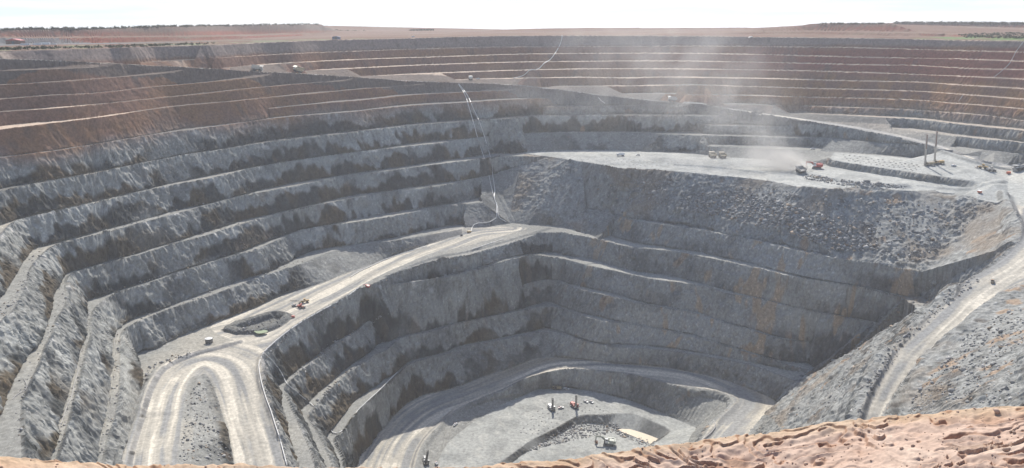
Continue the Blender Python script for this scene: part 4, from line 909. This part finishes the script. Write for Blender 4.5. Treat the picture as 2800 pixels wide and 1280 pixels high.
lv(1194, 1269, 110, "white ute at the bottom edge beside the nearest drill rig")
lv(1744, 426, 178, "white van parked on the working bench to the right of the white tanker", paint="white", van=True)
lv(2222, 409, 178, "white ute on the upper bench above the red excavator")
lv(2608, 455, 15, "white ute on the upper working bench right of the tall drill rigs", paint="white", van=True)
lv(1307, 217, 178, "white light vehicle beside the dark haul truck on the far ramp")
lv(1935, 397, 5, "dusty pale ute on the narrow bench above the two parked haul trucks", paint="dusty", tray="dusty")
lv(2052, 103, 178, "white light vehicle on the far rim of the pit, right of the dust plume")
lv(2714, 772, 60, "small tan light vehicle driving alone on the right-hand haul ramp", paint="ochre", tray="steel")
lv(806, 838, -20, "grey flat-tray ute left of the parked machines on the lower haul road", paint="grey", tray="white")
lv(1130, 102, 20, "tiny white vehicle on the red ground beyond the far rim, left of centre")
tk = tanker(); tag(put(tk, 1697, 427, 188), "white tanker truck parked at the left of the working bench", "tanker truck")
ld = loader("yellow"); tag(put(ld, 2685, 461, 165), "yellow wheel loader at the right end of the upper working bench", "wheel loader", "wheel loaders in the pit")
def ldr(px, py, hd, label, paint, s=1.0):
    o = loader(paint); return tag(put(o, px, py, hd, s), label, "wheel loader", "wheel loaders in the pit")
ldr(2708, 468, 15, "dusty wheel loader parked just right of the yellow one on the upper bench", "dusty")
ldr(833, 828, 200, "yellow wheel loader at the back of three machines parked on the lower haul road", "yellow", 0.8)
ldr(824, 842, -25, "red and white loader in front of the yellow one on the lower haul road", "red", 0.75)
ldr(2112, 438, 170, "grey loader half lost in dust left of the haul trucks on the working bench", "grey")
cd = empty("compact_drill")
for y in (-1.1, 1.1): MB().prism([(-1.9, 0.3), (-1.6, 0.0), (1.6, 0.0), (1.9, 0.3), (1.6, 0.8), (-1.6, 0.8)], y - 0.3, y + 0.3).build("track", M["steel"], cd)
MB().box(-2.2, 0.8, -1.3, 1.3, 0.8, 2.4, 0.15, 0.1).build("engine_house", M["red"], cd)
MB().box(0.8, 1.9, -1.2, 0.1, 0.8, 2.6, 0.1, 0.08).build("cab", M["red"], cd)
MB().beam((1.0, 0.6, 1.6), (2.9, 0.6, 3.0), 0.35).beam((2.9, 0.6, 3.0), (3.6, 0.6, 0.8), 0.3).beam((-2.4, 0.6, 1.2), (-3.2, 0.9, 2.8), 0.25).beam((-2.2, -0.9, 2.4), (-3.0, -0.9, 3.1), 0.2).build("boom", M["red"], cd)
tag(put(cd, 1004, 786, 170), "small bright red tracked machine on the outer edge of the lower haul road", "tracked drill")
def trailer(px, py, hd, label, name, cat, mt, roof, s=1.0):
    t = empty(name)
    MB().box(-1.6, 1.6, -0.9, 0.9, 0.5, 2.1, 0.08, 0.06).build("housing", M[mt], t)
    MB().box(-1.7, 1.7, -1.0, 1.0, 2.1, 2.22).build("roof", M[roof], t)
    MB().beam((1.6, 0, 0.6), (3.0, 0, 0.5), 0.14).build("tow_bar", M["steel"], t)
    for y in (-1.0, 1.0): wheel(t, -0.2, y, 0.42, 0.25)
    return tag(put(t, px, py, hd, s), label, cat)
trailer(2757, 476, 10, "orange-red lighting trailer on the bench near the foot of the ramp", "lighting_trailer", "trailer", "orange", "orange", 1.1)
trailer(2679, 528, 100, "orange trailer with white roof at the front edge of the working bench", "lighting_trailer", "trailer", "orange", "white", 1.1)
trailer(801, 869, 20, "red pump trailer beside the dark puddle hollow on the lower haul road", "pump_trailer", "pump", "red", "red", 0.8)
pu = empty("dewatering_pump")
MB().box(-2.4, 2.4, -1.1, 1.1, 0, 0.35).build("skid", M["steel"], pu); MB().box(-2.2, 0.6, -0.9, 0.9, 0.35, 2.1, 0.08, 0.06).build("engine_house", M["yellow"], pu)
MB().tube((1.3, -0.5, 1.0), (1.3, 0.5, 1.0), 0.8, 12).tube((1.3, 0, 1.0), (2.6, 0, 1.6), 0.25).build("pump_casing", M["yellow"], pu)
tag(put(pu, 1283, 636, 20), "yellow dewatering pump joined to the white pipe at the foot of the wall", "pump")
sk = empty("pump_skid"); MB().box(-1.8, 1.8, -1.2, 1.2, 0, 0.4).build("skid", M["steel"], sk); MB().tube((-1.2, 0, 1.2), (1.2, 0, 1.2), 0.85, 12).build("tank", M["steel"], sk)
tag(put(sk, 1262, 645, 10), "dark skid-mounted tank left of the yellow dewatering pump", "tank")
wt = empty("water_tank")
MB().tube((0, 0, 0), (0, 0, 3.6), 2.7, 24).build("wall", M["steel"], wt); MB().tube((0, 0, 3.6), (0, 0, 3.75), 2.8, 24).tube((0, 0, 3.75), (0, 0, 4.1), 2.7, 24, 0.5).build("roof", M["white"], wt)
MB().beam((2.8, -0.25, 0), (2.8, -0.25, 3.8), 0.07).beam((2.8, 0.25, 0), (2.8, 0.25, 3.8), 0.07).build("ladder", M["grey"], wt)
tag(put(wt, 572, 938, 0, tilt=False), "round dark water tank with white roof beside the switchback", "water tank")
# far rim: sheds and stored boxes
def shed(px, py, w_, d_, h_, wall, roof, label, hd=0):
    t = empty("shed"); MB().box(-w_ / 2, w_ / 2, -d_ / 2, d_ / 2, -0.3, h_).build("wall", M[wall], t)
    MB().prism([(-w_ / 2 - 0.6, h_), (w_ / 2 + 0.6, h_), (0, h_ + w_ * 0.12)], -d_ / 2 - 0.6, d_ / 2 + 0.6).build("roof", M[roof], t)
    MB().box(-1.6, 1.6, -d_ / 2 - 0.06, -d_ / 2 + 0.02, 0, 3.0).build("door", M["steel"], t)
    return tag(put(t, px, py, hd, tilt=False), label, "shed")
shed(43, 121, 16, 9, 4.0, "rust", "red", "red-roofed shed on the flat ground beyond the left rim")
shed(920, 108, 10, 7, 3.2, "blue", "blue", "blue-grey shed on the far rim left of centre")
bxm = MB().box(-6, 6, -1.3, 1.3, -0.1, 2.7).box(-6.05, 6.05, -1.35, 1.35, 2.7, 2.78).mesh("storage_container", M["white"])
for k, (x, y, s_, lb) in enumerate(((70, 124, 0.75, "largest of the white containers beyond the left rim, nearest the red-roofed shed"), (103, 123, 0.7, "low white container in the middle of the row beyond the left rim"),
                                (124, 122, 0.8, "white container second from the right end of the row beyond the left rim"), (147, 122, 0.5, "smallest white container at the right end of the row beyond the left rim"))):
    o = bpy.data.objects.new("storage_container", bxm); COL.objects.link(o); tag(put(o, x, y, 3, s_, tilt=False), lb, "container", "white containers beyond the rim")

# ------------------------------------------------------------------ pipes and hoses lying on the ground
def pipe(pts, r, label, m="pipe", cat="pipe", name="pipe", lift=0.25, grp=None, step=9):
    q = smooth_poly(np.array(pts, float), 4); P3 = []
    d = np.concatenate([[0], np.cumsum(np.hypot(*np.diff(q, axis=0).T))])
    for u in np.linspace(0, d[-1], max(3, int(d[-1] / step))):
        v = hit(np.interp(u, d, q[:, 0]), np.interp(u, d, q[:, 1])); P3.append(v + Vector((0, -0.25, lift + r)))
    o = MB().path(P3, r).build(name, M[m]); return tag(o, label, cat, grp)
pipe([(1253,231),(1272,262),(1284,300),(1297,345),(1311,395),(1331,455),(1343,510),(1352,545),(1358,562),(1358,594)], 0.42, "white pipe down the far left wall, left strand of the pair from the ramp", grp="pair of pipes down the wall")
pipe([(1255,231),(1278,262),(1295,300),(1315,345),(1342,435),(1347,480),(1353,520),(1352,545),(1361,568),(1363,594),(1384,608)], 0.42, "white pipe down the far left wall, right strand of the pair from the ramp", grp="pair of pipes down the wall")
pipe([(1357,597),(1348,603),(1336,609),(1310,611),(1295,616),(1291,624),(1288,634)], 0.35, "white pipe looping across the flat from the wall to the yellow pump")
pipe([(1537,98),(1535,112),(1528,130),(1517,148),(1503,166),(1488,174),(1471,191),(1448,193),(1436,205),(1420,212),(1405,215)], 0.5, "white pipe curving down the far upper wall from the rim")
pipe([(1636,268),(1644,277),(1654,284)], 0.45, "short white pipe length on the bench below the far ramp")
pipe([(2799,114),(2778,142),(2762,172),(2745,190),(2718,212)], 0.35, "thin pale pipe slanting down the red benches at the far right", "palehose")
pipe([(2632,262),(2620,280)], 0.35, "short thin pale pipe on the ochre bench at the far right", "palehose")
pipe([(980,789),(945,815),(890,845),(836,875),(795,902),(754,934),(724,962)], 0.40, "long white pipe along the outer edge of the lower haul road")
pipe([(721,965),(712,985),(708,1002),(712,1030),(717,1053),(728,1090),(741,1124),(752,1160),(763,1192),(774,1232),(785,1274)], 0.33, "white pipe down beside the right lane of the switchback")
pipe([(721,966),(745,988),(768,1018),(783,1048),(800,1064),(825,1085),(858,1112),(880,1132),(897,1160),(906,1180),(918,1186),(935,1180),(955,1160),(975,1128),(1005,1098),(1040,1066),(1063,1042),(1087,1019)], 0.36, "white pipe crossing the lower benches, looping along the last one")
pipe([(958,759),(985,742),(1010,731),(1050,712),(1100,695),(1167,675)], 0.35, "white pipe along the foot of the wall beside the lower haul road")
pipe([(1290,683),(1330,670),(1376,655)], 0.35, "white pipe on the outer edge of the road near its upper end")
pipe([(1950,1151),(1956,1160),(1954,1172),(1940,1188),(1925,1200),(1914,1209)], 0.35, "pale pipe curving down the slope beside the lower road at the pit floor", "palehose")
pipe([(224,955),(213,985),(211,1003),(214,1016),(205,1045),(195,1090),(184,1110),(170,1152),(156,1182),(155,1195),(140,1222),(135,1232)], 0.16, "thin pale hose down the middle bench of the near left wall", "palehose", "hose", "hose", 0.1)
pipe([(322,905),(315,925),(313,945)], 0.14, "short thin hose on the innermost bench of the left wall", "palehose", "hose", "hose", 0.1)
pipe([(66,1037),(74,1052),(74,1063),(60,1073),(45,1082),(36,1092)], 0.14, "thin looping hose on the outer bench of the near left wall", "palehose", "hose", "hose", 0.1)
pipe([(762,852),(780,856),(800,861)], 0.16, "dark suction hose from the red pump trailer to the puddle hollow", "hose", "hose", "hose", 0.1)
pipe([(794,823),(812,824),(828,825)], 0.2, "long dark drill rod lying left of the yellow loader", "hose", "rod", "drill_rod", 0.4)

# ------------------------------------------------------------------ water
def pool(name, pts, z, c, rough):
    w3 = [at(x, y, z) for x, y in smooth_poly(np.array(pts + pts[:1], float), 3)[:-1]]
    me = bpy.data.meshes.new(name); me.from_pydata([tuple(v) for v in w3], [], [tuple(range(len(w3)))]); me.update()
    m = bpy.data.materials.new(name); m.use_nodes = True; b = m.node_tree.nodes["Principled BSDF"]; b.inputs["Base Color"].default_value = (*c, 1); b.inputs["Roughness"].default_value = rough
    n = m.node_tree.nodes.new("ShaderNodeTexNoise"); n.inputs["Scale"].default_value = 0.6; bp = m.node_tree.nodes.new("ShaderNodeBump"); bp.inputs["Strength"].default_value = 0.05
    m.node_tree.links.new(n.outputs[0], bp.inputs["Height"]); m.node_tree.links.new(bp.outputs[0], b.inputs["Normal"])
    me.materials.append(m); o = bpy.data.objects.new(name, me); COL.objects.link(o); return structure(o)
zp = hit(1750, 1196).z + 0.35
pool("pond_water", [(1690,1174),(1715,1172),(1745,1180),(1775,1190),(1803,1203),(1784,1214),(1758,1205),(1730,1192),(1703,1182)], zp, (0.42, 0.33, 0.20), 0.45)
zq = hit(712, 905).z + 0.25
pool("puddle_water", [(694,906),(706,902),(722,902),(733,905),(724,910),(705,912)], zq, (0.30, 0.36, 0.22), 0.35)

# ------------------------------------------------------------------ loose rock, cuttings, scrub
def ico():
    p = (1 + 5 ** 0.5) / 2
    v = np.array([(-1, p, 0), (1, p, 0), (-1, -p, 0), (1, -p, 0), (0, -1, p), (0, 1, p), (0, -1, -p), (0, 1, -p), (p, 0, -1), (p, 0, 1), (-p, 0, -1), (-p, 0, 1)], float); v /= np.linalg.norm(v[0])
    f = np.array([(0, 11, 5), (0, 5, 1), (0, 1, 7), (0, 7, 10), (0, 10, 11), (1, 5, 9), (5, 11, 4), (11, 10, 2), (10, 7, 6), (7, 1, 8), (3, 9, 4), (3, 4, 2), (3, 2, 6), (3, 6, 8), (3, 8, 9), (4, 9, 5), (2, 4, 11), (6, 2, 10), (8, 6, 7), (9, 8, 1)])
    return v, f
def tri_mesh(name, V, Fc, C_, m):
    me = bpy.data.meshes.new(name); me.vertices.add(len(V)); me.vertices.foreach_set("co", V.astype(np.float32).ravel())
    me.loops.add(Fc.size); me.loops.foreach_set("vertex_index", Fc.astype(np.int32).ravel()); me.polygons.add(len(Fc)); me.polygons.foreach_set("loop_start", np.arange(0, Fc.size, 3, dtype=np.int32))
    ca = me.color_attributes.new("albedo", 'FLOAT_COLOR', 'POINT'); ca.data.foreach_set("color", np.column_stack([C_, np.ones(len(V))]).astype(np.float32).ravel())
    me.update(calc_edges=True); me.materials.append(m); o = bpy.data.objects.new(name, me); COL.objects.link(o); return o
def rand_in(poly, n):
    poly = np.array(poly, float); out = []
    lo, hi = poly.min(0), poly.max(0)
    while len(out) < n:
        q = lo + RNG.random((n, 2)) * (hi - lo); out += [tuple(v) for v in q[inpoly(poly, q[:, 0], q[:, 1])]]
    return out[:n]
def near_line(pl, n, off, sp):
    pl = np.array(pl, float); d = np.concatenate([[0], np.cumsum(np.hypot(*np.diff(pl, axis=0).T))]); u = RNG.random(n) * d[-1]
    return [(np.interp(k, d, pl[:, 0]) + RNG.normal(0, sp), np.interp(k, d, pl[:, 1]) + off + RNG.normal(0, sp)) for k in u]
ROCKS = []
ROCKS += [(p, 0.75) for p in rand_in([(1600,480),(1706,490),(2100,512),(2287,540),(2480,545),(2680,565),(2620,650),(2520,720),(2350,700),(2200,655),(2000,592),(1850,570),(1750,560),(1640,545)], 1700)]
ROCKS += [(p, 1.0) for p in rand_in([(1860,540),(2000,520),(2160,560),(2330,620),(2400,680),(2300,690),(2150,640),(1960,590),(1850,572)], 1500)]
ROCKS += [(p, 0.7) for p in rand_in([(2180,470),(2300,492),(2480,508),(2470,516),(2330,512),(2200,490)], 420)]
ROCKS += [(p, 0.55) for p in rand_in([(1520,1180),(1600,1150),(1690,1160),(1700,1180),(1640,1190),(1560,1205),(1480,1225),(1440,1235)], 700)]
ROCKS += [(p, 0.55) for p in near_line([(1685,1182),(1730,1200),(1780,1218),(1760,1228)], 160, 0, 5)]
ROCKS += [(p, 0.5) for p in rand_in([(2690,760),(2600,830),(2480,935),(2340,1140),(2150,1150),(2150,1105),(2300,960),(2450,830),(2580,740)], 1300)]
ROCKS += [(p, 0.5) for p in rand_in([(2798,830),(2650,910),(2560,1010),(2460,1130),(2800,1090)], 1100)]
ROCKS += [(p, 0.45) for p in rand_in([(510,1080),(545,1040),(590,1060),(625,1200),(630,1262),(490,1262)], 420)]
ROCKS += [(p, 0.5) for p in near_line([(1040,770),(1120,736),(1189,714),(1268,701),(1337,683),(1422,657)], 260, 4, 3)]
ROCKS += [(p, 0.5) for p in near_line([(725,975),(795,906),(890,850),(985,796)], 240, 5, 3)]
ROCKS += [(p, 0.55) for p in near_line([(1000,890),(1085,850),(1205,826)], 60, -4, 3)] + [(p, 0.6) for p in near_line([(800,1040),(890,965),(980,905)], 120, -6, 5)] + [(p, 0.6) for p in near_line([(860,1120),(945,1030),(1017,980)], 120, -6, 5)]
ROCKS += [(p, 0.5) for p in rand_in([(610,900),(700,868),(790,866),(760,895),(700,915),(640,912)], 160)]
ROCKS += [(p, 0.5) for p in near_line([(390,1050),(410,1010),(450,990),(520,970)], 80, -3, 4)]
for bl in ([(0,860),(40,830),(60,790),(85,730),(120,690)], [(55,1200),(60,1120),(85,1040),(130,930),(170,850),(180,770)], [(150,1230),(190,1110),(225,990),(240,900),(250,850)], [(270,1240),(305,1120),(315,1000),(325,910)]):
    ROCKS += [(p, 0.35) for p in near_line(bl, 170, 0, 9)]
for bl in ([(258,640),(408,600),(543,564),(700,527)], [(299,714),(462,668),(565,641),(785,576)], [(312,800),(481,744),(652,691),(809,632)], [(380,873),(565,808),(700,756),(837,712)]):
    ROCKS += [(p, 0.40) for p in near_line(bl, 90, -2, 2.5)]
iv, if_ = ico(); RV, RF, RC = [], [], []
for k, ((px, py), sc_) in enumerate(ROCKS):
    p = hit(px, py)
    if p.z > -100: continue
    s_ = min(2.6, sc_ * float(RNG.lognormal(0, 0.45))); v = iv * (1 + 0.28 * RNG.normal(size=(12, 1))) * np.array((1.0, RNG.uniform(0.6, 1), RNG.uniform(0.5, 0.85))) * s_
    a = RNG.uniform(0, 6.28); ca_, sa_ = math.cos(a), math.sin(a)
    v = np.column_stack([v[:, 0] * ca_ - v[:, 1] * sa_, v[:, 0] * sa_ + v[:, 1] * ca_, v[:, 2]]) + np.array(p) + np.array((0, 0, 0.25 * s_))
    RV.append(v); RF.append(if_ + 12 * len(RF)); g = RNG.uniform(0.22, 0.42); t_ = RNG.random()
    RC.append(np.tile((g * 1.02, g, g * 0.96) if t_ > 0.12 else (g * 1.15, g * 0.92, g * 0.7), (12, 1)))
o = tri_mesh("rubble", np.vstack(RV), np.vstack(RF), np.vstack(RC), M_GROUND); o["kind"] = "stuff"
# cones of drill cuttings round the blast holes, each a thing
cm = MB(); n_ = 10
cm.v = [(math.cos(2 * math.pi * i / n_) * (1.5 + 0.2 * (i % 3)), math.sin(2 * math.pi * i / n_) * (1.5 + 0.15 * (i % 2)), -0.15) for i in range(n_)] + [(0.55 * math.cos(2 * math.pi * i / n_), 0.55 * math.sin(2 * math.pi * i / n_), 0.62) for i in range(n_)] + [(0, 0, 0.35)]
cm.f = [(i, (i + 1) % n_, n_ + (i + 1) % n_, n_ + i) for i in range(n_)] + [(n_ + i, n_ + (i + 1) % n_, 2 * n_) for i in range(n_)]
def soil_mat(nm, c): return mat(nm, c, 0.95, 0, 0.2)
def cone_set(nm, spots, col_, s_, label, group):
    me = cm.mesh(nm, soil_mat(nm, col_))
    for x, y in spots:
        o = bpy.data.objects.new(nm, me); COL.objects.link(o); p = hit(x, y); k = s_ * float(RNG.uniform(0.75, 1.25))
        o.location = p; o.scale = (k, k, k * 0.9); o.rotation_euler = (0, 0, float(RNG.uniform(0, 6))); tag(o, label, "cuttings pile", group)
sp = []
for r_ in range(5):
    for c_ in range(14): sp.append((2306 + 15.5 * c_ + 5 * r_ + RNG.normal(0, 1.2), 424 + 2.05 * c_ + 5.6 * r_ + RNG.normal(0, 0.7)))
sp = [q for q in sp if inpoly(np.array([(2285,420),(2420,430),(2515,444),(2512,470),(2390,452),(2285,436)], float), np.array([q[0]]), np.array([q[1]]))[0]]
cone_set("cuttings_pile", sp, (0.17, 0.16, 0.15), 0.85, "dark little cone of drill cuttings in the rows on the upper working bench", "drill cuttings in rows on the upper working bench")
sp = [(1470 + 14 * (k % 6) - 9 * (k // 6) + RNG.normal(0, 2), 1128 + 11 * (k // 6) + 1.5 * (k % 6) + RNG.normal(0, 1.5)) for k in range(36)]
sp += [(x, y) for x, y in ((1483,1118),(1525,1130),(1541,1128),(1553,1135),(1585,1112),(1592,1124),(1600,1116),(1612,1122),(1626,1118),(1632,1112),(1641,1120),(1590,1104),(1601,1127),(1650,1124),(1660,1116))]
cone_set("cuttings_pile", [q for q in sp if q[0] > 1400], (0.19, 0.19, 0.185), 0.55, "small grey cone of drill cuttings scattered over the pit floor", "drill cuttings on the pit floor")
sp = [q for q in ((1570 + 15 * c_ + 6 * r_ + RNG.normal(0, 2.5), 430 + 5.2 * r_ + 0.8 * c_ + RNG.normal(0, 0.9)) for r_ in range(7) for c_ in range(20)) if inpoly(np.array([(1530,428),(1700,424),(1850,432),(1860,455),(1760,458),(1660,448),(1580,437)], float), np.array([q[0]]), np.array([q[1]]))[0]]
cone_set("cuttings_pile", sp, (0.50, 0.48, 0.43), 0.9, "pale cone of drill cuttings in the blast pattern at the left of the working bench", "pale drill cuttings on the left of the working bench")
# scrub on and behind the dumps
SV, SF, SCc = [], [], []
def bush(p, r_, h_):
    for k in range(12):
        c = np.array(p) + np.array((RNG.normal(0, r_ * 0.5), RNG.normal(0, r_ * 0.5), RNG.uniform(0.1, h_))); d = RNG.normal(size=(3, 3)) * r_ * 0.42
        SV.append(c + d); SF.append(np.arange(3) + 3 * len(SF)); g = RNG.uniform(0.6, 1.2); SCc.append(np.tile((0.075 * g, 0.085 * g, 0.045 * g), (3, 1)))
for px, py in near_line([(0,83.5),(90,81),(200,81),(300,80),(400,75.5),(500,73),(640,71),(700,69.5),(800,68),(872,67.3)], 420, 0.6, 0.9): bush(at_r(px, py + 0.8, np.interp(px, [0, 200, 400, 500, 640, 700, 800, 870], [1348, 1362, 1434, 1492, 1662, 1747, 1932, 2227])), 3.0, 2.6)
for px, py in near_line([(2445,63.5),(2560,64),(2616,64),(2800,66)], 260, 0.6, 0.5): bush(at_r(px, py + 0.6, 2172), 3.6, 3.6)
for px, py in near_line([(2225,65.8),(2277,63.8),(2430,65)], 60, 0.5, 0.4): bush(at_r(px, py + 0.5, 1522), 2.0, 1.6)
for px, py in near_line([(910,83),(945,86),(1000,86)], 30, 0, 0.4) + near_line([(1118,83.5),(1185,82)], 60, 0, 0.4): bush(at_r(px, py + 0.5, 2270), 3.0, 2.5)
for px, py in rand_in([(2620,96),(2700,90),(2800,89),(2800,106),(2640,104)], 260) + rand_in([(0,131),(250,128),(420,122),(600,118),(560,122),(300,131),(0,138)], 220): q = hit(px, py); bush(q, 1.6, 0.9)
SCc = np.vstack(SCc); gsel = np.vstack(SV)
o = tri_mesh("scrub", gsel, np.vstack(SF), SCc, M_GROUND); o["kind"] = "stuff"

# ------------------------------------------------------------------ dust thrown up by the shovel, drifting up and to the left
PUFF = [(hit(2176,464) + Vector((0, 0, 2)), (17, 14, 9), 0.42), (Vector(at_r(2150,438,880)), (28, 22, 15), 0.13), (Vector(at_r(2105,405,890)), (40, 32, 24), 0.024), (Vector(at_r(2050,355,915)), (66, 52, 40), 0.0085),
        (Vector(at_r(1985,290,945)), (105, 70, 56), 0.0038), (Vector(at_r(1900,215,985)), (150, 85, 62), 0.0023), (Vector(at_r(1830,150,1030)), (190, 90, 66), 0.0017), (Vector(at_r(1790,102,1070)), (210, 90, 50), 0.0014),
        (Vector(at_r(2040,434,890)), (95, 50, 12), 0.0070), (Vector(at_r(1700,290,985)), (200, 60, 48), 0.0022), (Vector(at_r(1480,240,1010)), (190, 60, 50), 0.0013)]
lo = np.min([np.array(c) - np.array(s_) for c, s_, d in PUFF], 0); hi = np.max([np.array(c) + np.array(s_) for c, s_, d in PUFF], 0); hi[2] = min(hi[2], 40)
dp = box_mesh("dust_plume", lo, hi); dp["kind"] = "stuff"
m = bpy.data.materials.new("dust"); m.use_nodes = True; t = m.node_tree; t.nodes.clear()
geo = t.nodes.new("ShaderNodeNewGeometry"); acc = None
def math_n(op, a, b=None):
    n = t.nodes.new("ShaderNodeMath"); n.operation = op
    for k, v in enumerate((a, b)):
        if v is None: continue
        if isinstance(v, (int, float)): n.inputs[k].default_value = v
        else: t.links.new(v, n.inputs[k])
    return n.outputs[0]
for c, s_, d in PUFF:
    a = t.nodes.new("ShaderNodeVectorMath"); a.operation = 'SUBTRACT'; t.links.new(geo.outputs["Position"], a.inputs[0]); a.inputs[1].default_value = c
    b = t.nodes.new("ShaderNodeVectorMath"); b.operation = 'DIVIDE'; t.links.new(a.outputs[0], b.inputs[0]); b.inputs[1].default_value = s_
    l = t.nodes.new("ShaderNodeVectorMath"); l.operation = 'LENGTH'; t.links.new(b.outputs[0], l.inputs[0])
    g = math_n('MAXIMUM', math_n('SUBTRACT', 1.0, l.outputs["Value"]), 0.0); g = math_n('MULTIPLY', math_n('POWER', g, 1.3), d)
    acc = g if acc is None else math_n('ADD', acc, g)
nz = t.nodes.new("ShaderNodeTexNoise"); nz.inputs["Scale"].default_value = 0.03; nz.inputs["Detail"].default_value = 5; t.links.new(geo.outputs["Position"], nz.inputs["Vector"])
mr = t.nodes.new("ShaderNodeMapRange"); mr.inputs[1].default_value = 0.40; mr.inputs[2].default_value = 0.64; mr.inputs[3].default_value = 0.08; mr.inputs[4].default_value = 2.1; t.links.new(nz.outputs[0], mr.inputs[0])
pv = t.nodes.new("ShaderNodeVolumePrincipled"); pv.inputs["Color"].default_value = (0.95, 0.93, 0.90, 1); pv.inputs["Anisotropy"].default_value = 0.6
t.links.new(math_n('MULTIPLY', acc, mr.outputs[0]), pv.inputs["Density"])
mo = t.nodes.new("ShaderNodeOutputMaterial"); t.links.new(pv.outputs[0], mo.inputs["Volume"]); dp.data.materials.append(m)

# ------------------------------------------------------------------ loose pebbles on the soil ledge
dg = bpy.context.evaluated_depsgraph_get(); dg.update(); lo_ = bpy.data.objects["embankment"]
PV, PF, PC = [], [], []
for k in range(1000):
    px = RNG.uniform(0, 2800); py = RNG.uniform(1105, 1280); d = Vector(ray(px, py)).normalized(); ok, loc, nrm, fi = lo_.ray_cast(Vector((0, 0, 0)), d)
    if not ok or loc.length > 13: continue
    s_ = min(0.035, 0.007 * float(RNG.lognormal(0, 0.55))); v = iv * (1 + 0.25 * RNG.normal(size=(12, 1))) * s_ * np.array((1, RNG.uniform(0.6, 1), 0.7)); a = RNG.uniform(0, 6.28); ca_, sa_ = math.cos(a), math.sin(a)
    PV.append(np.column_stack([v[:, 0] * ca_ - v[:, 1] * sa_, v[:, 0] * sa_ + v[:, 1] * ca_, v[:, 2]]) + np.array(loc) + np.array((0, 0, s_ * 0.3))); PF.append(if_ + 12 * len(PF)); g = RNG.uniform(0.7, 1.25)
    PC.append(np.tile(np.array((0.48, 0.35, 0.27)) * g, (12, 1)))
o = tri_mesh("pebbles", np.vstack(PV), np.vstack(PF), np.vstack(PC), M_GROUND); o["kind"] = "stuff"
